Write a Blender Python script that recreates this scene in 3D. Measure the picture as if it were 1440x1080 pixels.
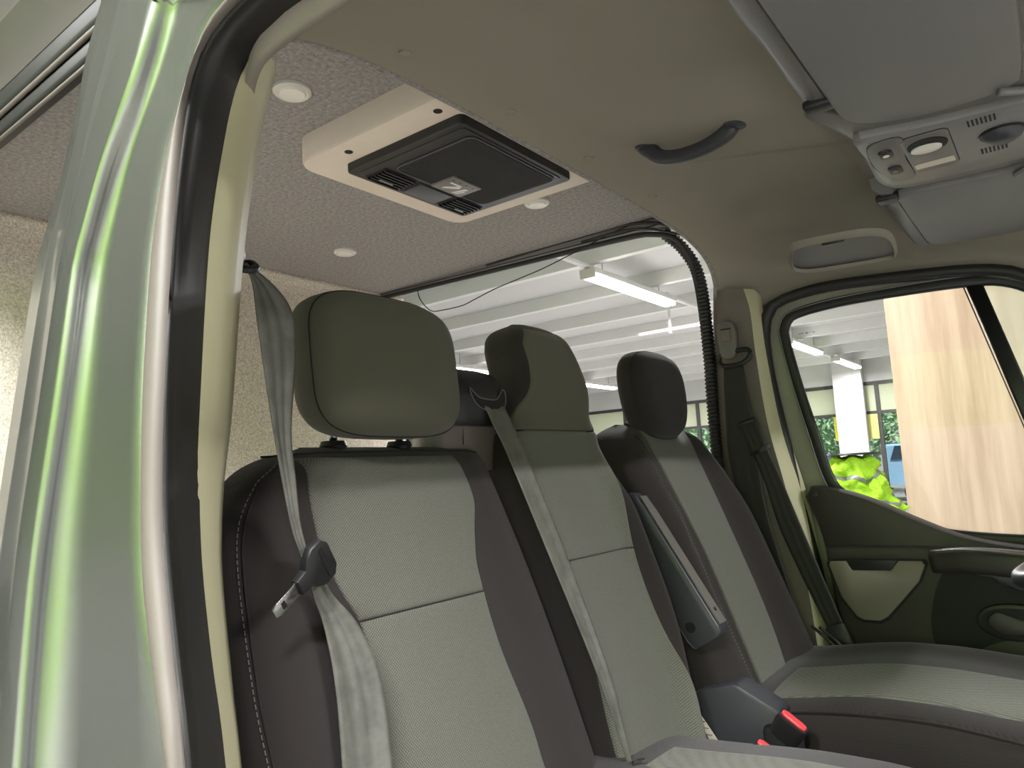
import bpy, bmesh, math, random
from mathutils import Vector, Matrix
random.seed(4)
S = bpy.context.scene
for o in list(bpy.data.objects): bpy.data.objects.remove(o)
COL = S.collection

# ---------------------------------------------------------------- camera, world, exposure
cam_d = bpy.data.cameras.new('camera'); cam = bpy.data.objects.new('camera', cam_d); COL.objects.link(cam); S.camera = cam
FP = 1024.0
cam_d.sensor_fit = 'HORIZONTAL'; cam_d.sensor_width = 36.0; cam_d.lens = 36.0*FP/1440.0
cam_d.clip_start = 0.02; cam_d.clip_end = 300
fx = Vector((0.79341427, 0.60634788, -0.05325459))      # image right in the van's axes (x forward, y to the driver, z up)
fd = Vector((-0.11667857, 0.06563762, -0.99099839))     # image down
ff = Vector((-0.59739427, 0.79248593, 0.12282563))      # looking direction
m3 = Matrix((fx, -fd, -ff)).transposed()
cam.matrix_world = Matrix.Translation((0.88, -1.284, 1.65)) @ m3.to_4x4()

world = bpy.data.worlds.new('daylight'); S.world = world; world.use_nodes = True
bg = world.node_tree.nodes['Background']; bg.inputs[0].default_value = (0.93, 0.97, 1.0, 1); bg.inputs[1].default_value = 0.45
S.view_settings.view_transform = 'Standard'; S.view_settings.look = 'None'; S.view_settings.gamma = 1.0
S.view_settings.use_curve_mapping = False; S.view_settings.exposure = 0.44
LAMP_POWER = 520
sun_d = bpy.data.lights.new('sun', 'SUN'); sun_d.energy = 4.0; sun_d.angle = .05; sun = bpy.data.objects.new('sun', sun_d); COL.objects.link(sun); sun.rotation_euler = (math.radians(25), math.radians(8), 0)

# ---------------------------------------------------------------- materials
def srgb(r, g, b):
    f = lambda c: (c/255/12.92) if c/255 <= .04045 else ((c/255+.055)/1.055)**2.4
    return (f(r), f(g), f(b), 1)
MATS = {}
def mat(name, col, rough=.6, metal=0.0, noise=None, bump=None, coat=0.0, emit=None, spec=.5, sheen=0.0):
    """noise=(scale, amount, second colour factor) mottles the colour, bump=(scale, strength, distance) gives fine relief"""
    m = bpy.data.materials.new(name); m.use_nodes = True; nt = m.node_tree; N = nt.nodes; L = nt.links
    b = N['Principled BSDF']; b.inputs['Base Color'].default_value = col; b.inputs['Roughness'].default_value = rough
    b.inputs['Metallic'].default_value = metal; b.inputs['Specular IOR Level'].default_value = spec
    if coat: b.inputs['Coat Weight'].default_value = coat; b.inputs['Coat Roughness'].default_value = .08
    if sheen: b.inputs['Sheen Weight'].default_value = sheen; b.inputs['Sheen Roughness'].default_value = .5
    if emit: b.inputs['Emission Color'].default_value = emit[0]; b.inputs['Emission Strength'].default_value = emit[1]
    tc = N.new('ShaderNodeTexCoord')
    if noise:
        n = N.new('ShaderNodeTexNoise'); n.inputs['Scale'].default_value = noise[0]; n.inputs['Detail'].default_value = 6
        n.inputs['Roughness'].default_value = .7
        L.new(tc.outputs['Object'], n.inputs['Vector'])
        r = N.new('ShaderNodeValToRGB'); e = r.color_ramp.elements
        e[0].position = .35; e[1].position = .65
        e[0].color = tuple(c*(1-noise[1]) for c in col[:3])+(1,); e[1].color = tuple(min(1, c*(1+noise[1])) for c in col[:3])+(1,)
        L.new(n.outputs['Fac'], r.inputs['Fac']); L.new(r.outputs['Color'], b.inputs['Base Color'])
    if bump:
        n = N.new('ShaderNodeTexNoise'); n.inputs['Scale'].default_value = bump[0]; n.inputs['Detail'].default_value = 3
        L.new(tc.outputs['Object'], n.inputs['Vector'])
        bp = N.new('ShaderNodeBump'); bp.inputs['Strength'].default_value = bump[1]; bp.inputs['Distance'].default_value = bump[2]
        L.new(n.outputs['Fac'], bp.inputs['Height']); L.new(bp.outputs['Normal'], b.inputs['Normal'])
    MATS[name] = m; return m

def weave_mat(name, col, col2, freq, rough=.85):
    """woven cloth: two crossed diagonal thread waves decide colour and relief"""
    m = mat(name, col, rough, spec=.25, sheen=.15); nt = m.node_tree; N = nt.nodes; L = nt.links; b = N['Principled BSDF']
    tc = N.new('ShaderNodeTexCoord'); hs = []
    for ang in (.9, -.7):
        mp = N.new('ShaderNodeMapping'); mp.inputs['Rotation'].default_value = (ang, 0, 0)
        L.new(tc.outputs['Object'], mp.inputs['Vector'])
        w = N.new('ShaderNodeTexWave'); w.bands_direction = 'Z'; w.inputs['Scale'].default_value = freq; w.inputs['Distortion'].default_value = 1.5
        w.inputs['Detail Scale'].default_value = 4
        L.new(mp.outputs['Vector'], w.inputs['Vector']); hs.append(w)
    mx = N.new('ShaderNodeMath'); mx.operation = 'MULTIPLY'
    L.new(hs[0].outputs['Fac'], mx.inputs[0]); L.new(hs[1].outputs['Fac'], mx.inputs[1])
    r = N.new('ShaderNodeValToRGB'); r.color_ramp.elements[0].color = col2; r.color_ramp.elements[1].color = col; r.color_ramp.elements[1].position = .6
    L.new(mx.outputs[0], r.inputs['Fac']); L.new(r.outputs['Color'], b.inputs['Base Color'])
    bp = N.new('ShaderNodeBump'); bp.inputs['Strength'].default_value = .35; bp.inputs['Distance'].default_value = .0008
    L.new(mx.outputs[0], bp.inputs['Height']); L.new(bp.outputs['Normal'], b.inputs['Normal'])
    return m

def band_mat(name, col, col2, axis, scale, rough=.5):
    """belt webbing / wood: bands along one axis with noise"""
    m = mat(name, col, rough); nt = m.node_tree; N = nt.nodes; L = nt.links; b = N['Principled BSDF']
    tc = N.new('ShaderNodeTexCoord'); mp = N.new('ShaderNodeMapping'); mp.inputs['Scale'].default_value = axis
    L.new(tc.outputs['Object'], mp.inputs['Vector'])
    n = N.new('ShaderNodeTexNoise'); n.inputs['Scale'].default_value = scale; n.inputs['Detail'].default_value = 5; n.inputs['Roughness'].default_value = .6
    L.new(mp.outputs['Vector'], n.inputs['Vector'])
    r = N.new('ShaderNodeValToRGB'); e = r.color_ramp.elements; e[0].position = .32; e[1].position = .68; e[0].color = col2; e[1].color = col
    L.new(n.outputs['Fac'], r.inputs['Fac']); L.new(r.outputs['Color'], b.inputs['Base Color'])
    return m

def glass_mat(name, tint, refl=.06, haze=None):
    m = bpy.data.materials.new(name); m.use_nodes = True; nt = m.node_tree; N = nt.nodes; L = nt.links
    N.remove(N['Principled BSDF']); out = N['Material Output']
    tr = N.new('ShaderNodeBsdfTransparent'); tr.inputs[0].default_value = tint
    gl = N.new('ShaderNodeBsdfGlossy'); gl.inputs['Roughness'].default_value = .01
    fr = N.new('ShaderNodeFresnel'); fr.inputs['IOR'].default_value = 1.45
    mx = N.new('ShaderNodeMixShader'); L.new(fr.outputs[0], mx.inputs[0]); L.new(tr.outputs[0], mx.inputs[1]); L.new(gl.outputs[0], mx.inputs[2])
    last = mx
    if haze:
        df = N.new('ShaderNodeBsdfDiffuse'); df.inputs[0].default_value = haze[0]
        tl = N.new('ShaderNodeBsdfTranslucent'); tl.inputs[0].default_value = haze[0]
        ad = N.new('ShaderNodeMixShader'); ad.inputs[0].default_value = .5; L.new(df.outputs[0], ad.inputs[1]); L.new(tl.outputs[0], ad.inputs[2])
        m2 = N.new('ShaderNodeMixShader'); m2.inputs[0].default_value = haze[1]
        L.new(mx.outputs[0], m2.inputs[1]); L.new(ad.outputs[0], m2.inputs[2]); last = m2
    L.new(last.outputs[0], out.inputs['Surface']); MATS[name] = m; return m

M_DARK = weave_mat('charcoal_cloth', srgb(54, 49, 47), srgb(44, 39, 38), 500)
M_GREY = weave_mat('grey_tweed', srgb(122, 122, 112), srgb(88, 88, 80), 95)
M_HEAD = weave_mat('headrest_cloth', srgb(104, 102, 88), srgb(92, 90, 78), 500)
M_SEAM = mat('dark_seam', srgb(38, 35, 33), .9)  # one even dark tone for seams, joints and screw holes
M_STITCH = mat('grey_thread', srgb(128, 122, 116), .8)
M_CARPET = mat('carpet_lining', srgb(156, 152, 150), .98, noise=(110, .3), bump=(420, .9, .003), spec=.1)
M_CARPET2 = mat('lit_carpet_wall', srgb(222, 212, 198), .98, noise=(190, .35), bump=(420, .9, .003), spec=.1)  # carpet paled to stand in for light falling on the rear wall
M_LINER = mat('headliner_cloth', srgb(144, 138, 126), .95, bump=(900, .15, .0006), spec=.15)
M_CREAM = mat('pillar_trim_plastic', srgb(196, 191, 156), .55, bump=(700, .1, .0004))
M_DFRAME = mat('door_frame_paint', srgb(158, 156, 142), .4, coat=.3)
M_PTRIM = mat('grey_brown_pillar_trim', srgb(112, 104, 97), .6, bump=(700, .1, .0004))
M_PAINT = mat('silver_paint', srgb(142, 144, 139), .27, metal=.85, coat=.3)
M_RAIL = mat('grey_rail_paint', srgb(120, 116, 110), .3, metal=.5, coat=.25)
M_RUBBER = mat('black_rubber', srgb(38, 37, 36), .5, bump=(500, .15, .0005))
M_RUBBER2 = mat('grey_rubber_lip', srgb(104, 97, 91), .45)
M_BLACK = mat('black_plastic', srgb(34, 34, 35), .42, bump=(900, .08, .0004))
M_DEEP = mat('deep_black', srgb(14, 14, 15), .7)
M_DOORP = mat('dark_door_plastic', srgb(54, 49, 48), .5, bump=(900, .12, .0004))
M_POCKET = mat('taupe_pocket_plastic', srgb(124, 116, 108), .55)
M_GREYP = mat('grey_plastic', srgb(106, 103, 100), .4, bump=(800, .06, .0003))
M_LGREYP = mat('light_grey_plastic', srgb(124, 123, 122), .38)
M_VISOR = mat('visor_vinyl', srgb(116, 114, 113), .55, bump=(500, .1, .0004))
M_SLATE = mat('slate_plastic', srgb(60, 61, 66), .42)
M_BEIGE = mat('beige_cover', srgb(216, 204, 190), .6, noise=(6, .04))
M_WHITEP = mat('white_plastic', srgb(214, 210, 202), .4)
M_LENS = mat('lamp_lens', srgb(228, 226, 218), .25)
M_CHROME = mat('polished_metal', srgb(190, 190, 190), .2, metal=1.0)
M_RED = mat('red_button', srgb(226, 70, 78), .4)
M_BELT = band_mat('grey_webbing', srgb(112, 112, 104), srgb(86, 86, 80), (1, 1, 1), 30, .38)
M_BELTB = mat('black_webbing', srgb(40, 38, 38), .5, bump=(900, .3, .0004))
M_WHITE = mat('white_paint', srgb(226, 226, 224), .6)
M_CEILW = mat('white_sheet_roof', srgb(205, 205, 204), .6)
M_CONC = mat('grey_hall_floor', srgb(150, 148, 144), .45, noise=(1.3, .1))
M_WOOD = band_mat('pale_oak_board', srgb(206, 184, 160), srgb(168, 142, 118), (3.5, 3.5, .22), 2.2, .6)
M_LIME = mat('lime_green_paint', srgb(140, 190, 40), .5)
M_BLIND = mat('pale_green_blind', srgb(214, 220, 190), .8)
M_YELLOW = mat('yellow_card', srgb(226, 224, 60), .7)
M_BLINDY = mat('pale_yellow_card', srgb(228, 226, 140), .8)
M_MULL = mat('dark_window_frame', srgb(70, 68, 66), .5)
M_VEST = mat('lime_safety_fabric', srgb(160, 210, 36), .7, bump=(45, .8, .02))
M_VESTG = mat('grey_reflective_tape', srgb(120, 124, 120), .4)
M_LEAF = mat('foliage', srgb(156, 192, 146), .9, noise=(3.0, .35))
M_BARK = mat('bark', srgb(84, 70, 58), .9)
M_ASPH = mat('asphalt', srgb(128, 130, 132), .9, noise=(2, .1))
M_CARB = mat('pale_blue_car_paint', srgb(150, 190, 222), .2, coat=.5)
M_CARD = mat('dark_blue_car_paint', srgb(60, 90, 150), .2, coat=.5)
M_CARW = mat('white_car_paint', srgb(224, 232, 238), .2, coat=.5)
M_CGLASS = mat('dark_car_glass', srgb(50, 66, 84), .08)
M_TYRE = mat('tyre', srgb(30, 30, 30), .8)
M_TUBE = mat('lit_tube', (1, 1, 1, 1), .5, emit=((1, .98, .93, 1), 9.0))
M_GLASS = glass_mat('clear_glass', (.97, .985, .975, 1))
M_GLASSQ = glass_mat('reflection_haze_glass', (.93, .97, .93, 1), haze=(srgb(226, 236, 214), .45))  # milky haze in the colour stands in for a reflection on the pane
M_TAG = mat('paper_tag', srgb(214, 205, 188), .8)
M_INK = mat('grey_print', srgb(130, 124, 112), .8)

# ---------------------------------------------------------------- mesh helpers
def mk(name, verts, faces, m, parent=None, smooth=True, label=None):
    me = bpy.data.meshes.new(name); me.from_pydata([tuple(v) for v in verts], [], faces); me.update()
    bm = bmesh.new(); bm.from_mesh(me); bmesh.ops.remove_doubles(bm, verts=bm.verts, dist=1e-6)
    bmesh.ops.recalc_face_normals(bm, faces=bm.faces); bm.to_mesh(me); bm.free()
    if smooth:
        for p in me.polygons: p.use_smooth = True
    o = bpy.data.objects.new(name, me); COL.objects.link(o); me.materials.append(m)
    if parent is not None: setp(o, parent)
    if label: o['label'] = label
    return o
def setp(o, parent):
    o.parent = parent
    bpy.context.view_layer.update() if False else None
    o.matrix_parent_inverse = wm(parent).inverted()
def wm(o):
    m = o.matrix_basis.copy()
    if o.parent is not None: m = wm(o.parent) @ o.matrix_parent_inverse @ m
    return m
def thing(name, label, cat, loc=(0, 0, 0), group=None):
    o = bpy.data.objects.new(name, None); COL.objects.link(o); o.location = loc; o.empty_display_size = .05
    o['label'] = label; o['category'] = cat
    if group: o['group'] = group
    return o
def tag(o, label, cat=None, group=None):
    o['label'] = label
    if cat: o['category'] = cat
    if group: o['group'] = group
    return o
def struct(o, label=None):
    o['kind'] = 'structure'
    if label: o['label'] = label
    return o
def smooth_angle(o, ang=40):
    me = o.data
    bm = bmesh.new(); bm.from_mesh(me)
    for e in bm.edges:
        if len(e.link_faces) == 2 and e.calc_face_angle(0) > math.radians(ang): e.smooth = False
    bm.to_mesh(me); bm.free(); return o
def cr(pts, n, closed=False):
    """Catmull-Rom through pts, n samples evenly spaced by length"""
    P = [Vector(p) for p in pts]; k = len(P); out = []; seg = k if closed else k-1
    for i in range(seg):
        p1, p2 = P[i % k], P[(i+1) % k]
        p0 = P[(i-1) % k] if closed or i > 0 else p1*2-p2
        p3 = P[(i+2) % k] if closed or i < k-2 else p2*2-p1
        for j in range(12):
            t = j/12; t2 = t*t; t3 = t2*t
            out.append(.5*((2*p1)+(p2-p0)*t+(2*p0-5*p1+4*p2-p3)*t2+(3*p1-p0-3*p2+p3)*t3))
    out.append(P[0].copy() if closed else P[-1].copy())
    return even(out, n, closed)
def even(pts, n, closed=False):
    P = [Vector(p) for p in pts]; d = [0]
    for a, b in zip(P, P[1:]): d.append(d[-1]+(b-a).length)
    res = []; j = 0; N = n if closed else n-1
    for i in range(n):
        t = d[-1]*i/N
        while j < len(d)-2 and d[j+1] < t: j += 1
        f = 0 if d[j+1] == d[j] else (t-d[j])/(d[j+1]-d[j]); res.append(P[j].lerp(P[j+1], min(1, f)))
    return res
def lin(tab):
    """piecewise smooth lookup y(x) from a table of (x, y), x rising"""
    def f(x):
        if x <= tab[0][0]: return tab[0][1]
        for (a, va), (b, vb) in zip(tab, tab[1:]):
            if x <= b:
                t = (x-a)/(b-a); return va+(vb-va)*t
        return tab[-1][1]
    return f
def spl(tab):
    """cubic (monotone-ish) lookup"""
    xs = [t[0] for t in tab]; ys = [t[1] for t in tab]; n = len(tab)
    ms = []
    for i in range(n):
        a = (ys[i]-ys[i-1])/(xs[i]-xs[i-1]) if i > 0 else None
        b = (ys[i+1]-ys[i])/(xs[i+1]-xs[i]) if i < n-1 else None
        ms.append(b if a is None else a if b is None else (0 if a*b < 0 else (a+b)/2))
    def f(x):
        if x <= xs[0]: return ys[0]
        if x >= xs[-1]: return ys[-1]
        for i in range(n-1):
            if x <= xs[i+1]:
                h = xs[i+1]-xs[i]; t = (x-xs[i])/h
                return ys[i]*(2*t**3-3*t*t+1)+h*ms[i]*(t**3-2*t*t+t)+ys[i+1]*(-2*t**3+3*t*t)+h*ms[i+1]*(t**3-t*t)
    return f
def sst(a, b, x):
    t = max(0, min(1, (x-a)/(b-a))); return t*t*(3-2*t)
def grid_faces(nu, nv, closed_u=False):
    F = []
    for j in range(nv-1):
        for i in range(nu if closed_u else nu-1):
            a = j*nu+i; b = j*nu+(i+1) % nu; F.append((a, b, b+nu, a+nu))
    return F
def curves_surface(name, curves, m, parent=None, n=40, thick=0.0, smooth=True, raw=False):
    """skin a row of 3D curves (each resampled to n points)"""
    V = []
    for c in curves: V += (c if raw else cr(c, n))
    o = mk(name, V, grid_faces(n, len(curves)), m, parent, smooth)
    if thick:
        s = o.modifiers.new('thickness', 'SOLIDIFY'); s.thickness = abs(thick); s.offset = -1 if thick > 0 else 1
    return o
def loft(name, rings, m, parent=None, cap=True, smooth=True):
    n = len(rings[0]); V = [v for r in rings for v in r]; F = grid_faces(n, len(rings), True)
    if cap: F.append(tuple(range(n))[::-1]); F.append(tuple(range((len(rings)-1)*n, len(rings)*n)))
    return mk(name, V, F, m, parent, smooth)
def sweep(name, path, sec, m, parent=None, closed=False, up=(0, 0, 1), scale=None, cap=True, smooth=True):
    """sec: 2D points (side, up) carried along path"""
    P = [Vector(p) for p in path]; n = len(P); rings = []; up = Vector(up)
    for i, p in enumerate(P):
        t = (P[(i+1) % n]-P[i-1]) if closed or 0 < i < n-1 else (P[1]-P[0] if i == 0 else P[-1]-P[-2])
        t.normalize(); s = t.cross(up)
        if s.length < 1e-4: s = t.cross(Vector((1, 0, 0)))
        s.normalize(); u = s.cross(t); k = scale(i/(n-1)) if scale else 1
        rings.append([p+s*a*k+u*b*k for a, b in sec])
    if closed: rings.append(rings[0])
    return loft(name, rings, m, parent, cap and not closed, smooth)
def circ(r, n=10): return [(r*math.cos(2*math.pi*i/n), r*math.sin(2*math.pi*i/n)) for i in range(n)]
def rrect(w, h, r, k=4):
    pts = []
    for cx, cy, a0 in ((w/2-r, h/2-r, 0), (-w/2+r, h/2-r, 90), (-w/2+r, -h/2+r, 180), (w/2-r, -h/2+r, 270)):
        for i in range(k+1):
            a = math.radians(a0+90*i/k); pts.append((cx+r*math.cos(a), cy+r*math.sin(a)))
    return pts
def tube(name, path, r, m, parent=None, n=8, closed=False): return sweep(name, path, circ(r, n), m, parent, closed)
def plate(name, outline, origin, ax, ay, th, m, parent=None, bevel=.0, hole=None, label=None):
    """extruded outline (2D) on the plane origin + ax*u + ay*v, thickness th along ax x ay"""
    ax = Vector(ax).normalized(); ay = Vector(ay).normalized(); nz = ax.cross(ay).normalized(); o3 = Vector(origin)
    bm = bmesh.new(); n = len(outline)
    def ring(z, pts): return [bm.verts.new(o3+ax*u+ay*v+nz*z) for u, v in pts]
    cx = sum(p[0] for p in outline)/n; cy = sum(p[1] for p in outline)/n
    def shr(d):
        out = []
        for i in range(n):
            a, b, c = Vector(outline[i-1]), Vector(outline[i]), Vector(outline[(i+1) % n])
            d1 = (b-a).normalized(); d2 = (c-b).normalized(); nn = Vector((-(d1.y+d2.y), d1.x+d2.x))
            if nn.length < 1e-6: nn = Vector((-d1.y, d1.x))
            nn.normalize(); out.append((b.x+nn.x*d, b.y+nn.y*d))
        return out
    area = sum(outline[i-1][0]*outline[i][1]-outline[i][0]*outline[i-1][1] for i in range(n))
    sg = 1 if area > 0 else -1
    rs = [ring(0, outline)]
    if bevel: rs += [ring(th-bevel, outline), ring(th-bevel*.3, shr(sg*bevel*.35)), ring(th, shr(sg*bevel))]
    else: rs += [ring(th, outline)]
    for a, b in zip(rs, rs[1:]):
        for i in range(n): bm.faces.new((a[i], a[(i+1) % n], b[(i+1) % n], b[i]))
    bm.faces.new(rs[0][::-1]); bm.faces.new(rs[-1])
    bmesh.ops.recalc_face_normals(bm, faces=bm.faces)
    me = bpy.data.meshes.new(name); bm.to_mesh(me); bm.free()
    for p in me.polygons: p.use_smooth = True
    o = bpy.data.objects.new(name, me); COL.objects.link(o); me.materials.append(m); smooth_angle(o, 35)
    if parent is not None: setp(o, parent)
    if label: o['label'] = label
    return o
def box(name, lo, hi, m, parent=None, bevel=.0, rot=None, seg=2, label=None):
    bm = bmesh.new(); bmesh.ops.create_cube(bm, size=1)
    lo = Vector(lo); hi = Vector(hi); c = (lo+hi)/2; d = hi-lo
    for v in bm.verts: v.co = Vector((v.co.x*d.x, v.co.y*d.y, v.co.z*d.z))
    if bevel: bmesh.ops.bevel(bm, geom=bm.edges[:]+bm.verts[:], offset=bevel, segments=seg, affect='EDGES', profile=.5)
    for v in bm.verts: v.co = (rot @ v.co if rot else v.co)+c
    me = bpy.data.meshes.new(name); bm.to_mesh(me); bm.free()
    o = bpy.data.objects.new(name, me); COL.objects.link(o); me.materials.append(m)
    if bevel:
        for p in me.polygons: p.use_smooth = True
        smooth_angle(o, 50)
    if parent is not None: setp(o, parent)
    if label: o['label'] = label
    return o
def ring_plate(name, outer, inner, m, parent=None, thick=.02, axis=(0, 1, 0)):
    """flat frame between two closed 3D outlines given with matching order and count"""
    n = len(outer); a = Vector(axis)*thick
    V = [*outer, *inner, *[Vector(p)+a for p in outer], *[Vector(p)+a for p in inner]]; F = []
    for i in range(n):
        j = (i+1) % n
        F += [(i, j, n+j, n+i), (2*n+i, 3*n+i, 3*n+j, 2*n+j), (i, 2*n+i, 2*n+j, j), (n+i, n+j, 3*n+j, 3*n+i)]
    o = mk(name, V, F, m, parent, True); smooth_angle(o, 40); return o
def revolve(name, prof, origin, axis, m, parent=None, n=20):
    """prof: (radius, height) pairs along axis"""
    ax = Vector(axis).normalized(); t = ax.orthogonal().normalized(); b = ax.cross(t); o3 = Vector(origin)
    rings = [[o3+ax*h+(t*math.cos(2*math.pi*i/n)+b*math.sin(2*math.pi*i/n))*r for i in range(n)] for r, h in prof]
    o = loft(name, rings, m, parent); smooth_angle(o, 40); return o
def ribbon(name, left, right, m, parent=None, n=40, th=.0014, cup=0.0, cols=13, rib=.0003):
    L_ = cr(left, n); R_ = cr(right, n); V = []
    for i in range(n):
        a, b = L_[i], R_[i]
        t = (L_[min(i+1, n-1)]-L_[max(i-1, 0)]); nn = (b-a).cross(t)
        nn = nn.normalized() if nn.length > 1e-9 else Vector((1, 0, 0))
        for c in range(cols):
            f = c/(cols-1); V.append(a.lerp(b, f)+nn*(cup*math.sin(math.pi*f)+rib*math.cos(6*math.pi*f)))
    o = mk(name, V, grid_faces(cols, n), m, parent, True)
    s = o.modifiers.new('thickness', 'SOLIDIFY'); s.thickness = th; s.offset = 0
    return o

# ================================================================ THE HALL (setting)
struct(box('floor', (-26, -14, -.1), (18, 24.2, 0), M_CONC), 'grey concrete hall floor')
hc = struct(box('hall_ceiling', (-26, -14, 4.72), (18, 24.2, 4.9), M_CEILW), 'white ribbed sheet roof of the hall')
y = -13.0
while y < 24:
    box('roof_beam', (-26, y-.06, 4.5), (18, y+.06, 4.72), M_WHITE, hc); y += 1.85
wf = struct(box('wall_far', (-26, 24.0, 3.95), (18, 24.2, 4.72), M_WHITE), 'white band above the far hall windows')
for x0 in range(-26, 18, 3):
    box('mullion', (x0+1.18, 23.98, 0), (x0+1.30, 24.1, 3.95), M_MULL, wf)
    box('blind', (x0+1.30, 24.04, 3.02), (x0+4.18, 24.08, 3.86), M_BLIND, wf)
    box('pane', (x0+1.30, 24.05, 0.1), (x0+4.18, 24.06, 3.0), M_GLASS, wf)
box('transom', (-26, 23.97, 3.86), (18, 24.1, 3.97), M_MULL, wf)
box('transom', (-26, 23.97, 2.94), (18, 24.1, 3.03), M_MULL, wf)
struct(box('wall_back_end', (-26.2, -14, 0), (-26, 24.2, 4.9), M_WHITE), 'white end wall of the hall')
cl = struct(box('column', (-4.86, 23.2, 0), (-4.26, 23.7, 4.72), M_WHITE, bevel=.02), 'white boxed column before the far windows')
box('pipe_cover', (-4.26, 23.18, 0), (-4.0, 23.4, 4.72), M_WHITE, cl, bevel=.02)
struct(box('wall_right', (-16, -6.2, .0), (9, -6.0, 1.9), M_WHITE), 'white plinth of the workshop partition')
struct(box('wall_green', (-16, -6.2, 1.9), (7, -6.0, 4.4), M_LIME), 'lime green painted partition wall')

wb = struct(box('wall_wood', (-.15, 5.0, 0), (3.2, 5.08, 3.6), M_WOOD), 'tall pale oak partition board')
ypos = tag(box('yellow_poster', (-5.10, 23.9, 2.15), (-4.6, 23.93, 2.93), M_YELLOW), 'bright yellow card in the far window left of the white column', 'poster')
ypo2 = tag(box('yellow_poster', (-4.2, 23.9, 2.15), (-3.80, 23.93, 2.93), M_BLINDY), 'pale yellow card in the far window right of the white column', 'poster')

# fluorescent lamps
def hall_lamp(x, y, label, power=1.0, ln=2.6):
    t = thing('ceiling_lamp', label, 'lamp', (x, y, 4.3), 'fluorescent lamps under the hall roof')
    box('housing', (x-.12, y, 4.33), (x+.12, y+ln, 4.40), M_WHITE, t, bevel=.01)
    box('end_cap', (x-.12, y-.04, 4.26), (x+.12, y, 4.40), M_WHITEP, t, bevel=.01)
    box('diffuser', (x-.10, y+.01, 4.27), (x+.10, y+ln-.01, 4.33), M_TUBE, t, bevel=.015)
    for yy in (y+.4, y+ln-.4): tube('hanger', [(x, yy, 4.40), (x, yy, 4.72)], .008, M_CHROME, t, 6)
    ld = bpy.data.lights.new('lamp_light', 'AREA'); ld.shape = 'RECTANGLE'; ld.size = .2; ld.size_y = ln; ld.energy = LAMP_POWER*power; ld.color = (.985, .98, .985)
    lo = bpy.data.objects.new('lamp_light', ld); COL.objects.link(lo); lo.location = (x, y+ln/2, 4.255); setp(lo, t)
LMP = [(-4.1, 7.2, 'lit fluorescent lamp seen large above the middle seat through the side opening'),
       (-4.1, 11.6, 'fluorescent lamp hung behind the conduit, next in the row to the largest lamp'),
       (-3.95, 15.7, 'fluorescent lamp at the upper rear corner of the driver window'),
       (-3.95, 20.0, 'small fluorescent lamp over the column, seen in the driver window'),
       (-10.95, 11.9, 'distant fluorescent lamp between the near headrest and the middle headrest'),
       (-10.95, 17.5, 'distant fluorescent lamp between the middle and driver headrests'),
       (-1.0, 1.9, 'added unseen lamp above the driver side of the van, lighting the rear wall'), (.2, -5.2, 'added unseen lamp before the lime green wall, brightening the load space'), (1.5, -4.6, 'fluorescent lamp above the open passenger side'),  # the first two here are unseen, added to light the load space
       (3.2, 7.2, 'fluorescent lamp behind the wooden board'), (6.0, -1.0, 'fluorescent lamp ahead of the van')]
for x, y, lb in LMP: hall_lamp(x, y, lb, .22 if y == 20.0 else .34 if y == 1.9 else .46 if y < -4 else .75 if y < 0 else .66)
tr = thing('lamp_track', 'thin white lamp track running along the roof beside the largest lamp', 'track', (-4.1, 6, 4.45))
box('track_rail', (-4.14, 1.0, 4.41), (-4.06, 23.9, 4.45), M_WHITE, tr)
ch = thing('cross_hanger', 'white cross-shaped hanger under the roof right of the largest lamp', 'hanger', (-4.5, 10.6, 4.2))
box('drop_bar', (-4.52, 10.58, 3.98), (-4.48, 10.62, 4.72), M_WHITE, ch); box('cross_bar', (-5.1, 10.55, 4.02), (-3.5, 10.65, 4.07), M_WHITE, ch)

# coat stand with safety vests
cs = thing('coat_stand', 'black round-topped clothes stand behind the driver window', 'stand', (-.28, 4.0, 0))
revolve('top_plate', [(.0, 0), (.17, 0), (.175, .006), (.17, .014), (0, .016)], (-.28, 4.0, 1.655), (0, 0, 1), M_BLACK, cs)
tube('pole', [(-.28, 4.0, .03), (-.28, 4.0, 1.66)], .02, M_BLACK, cs)
revolve('base', [(0, 0), (.22, 0), (.22, .02), (.03, .035), (0, .035)], (-.28, 4.0, 0), (0, 0, 1), M_BLACK, cs)
def vest(cx, cy, zt, zb, r0, r1, seed, label):
    rnd = random.Random(seed); ph = [rnd.uniform(0, 6.28) for _ in range(6)]; rings = []; n = 48; rows = 22
    t = thing('safety_vest', label, 'vest', (cx, cy, zb), 'lime safety vests on the clothes stand')
    def pt(a, f, off=0):
        z = zt+(zb-zt)*f; r = r0+(r1-r0)*f
        fold = .17*math.sin(7*a+ph[0]+5*f)+.13*math.sin(12*a+ph[1]-7*f)+.12*math.sin(4*a+13*f+ph[2])
        r = r*(1+fold*(.35+.65*f))*(1 if f > .06 else .75+4*f)+off
        return Vector((cx+r*math.cos(a), cy+r*math.sin(a), z+.035*math.sin(3*a+ph[3])*f+.02*math.sin(6*a+ph[4])))
    rings = [[pt(2*math.pi*i/n, j/(rows-1)) for i in range(n)] for j in range(rows)]
    loft('fabric', rings, M_VEST, t)
    f0 = .55
    rr = [[pt(2*math.pi*i/n, f0+.1*j/3, .004) for i in range(n)] for j in range(4)]
    loft('reflective_tape', rr, M_VESTG, t, cap=False)
vest(-.29, 4.0, 1.645, 1.42, .13, .19, 1, 'crumpled lime safety vest hung highest on the stand')
vest(-.22, 3.96, 1.48, 1.26, .12, .20, 2, 'crumpled lime safety vest hung in the middle of the stand')
vest(-.20, 4.02, 1.34, 1.0, .13, .21, 3, 'crumpled lime safety vest hung lowest on the stand')
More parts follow.
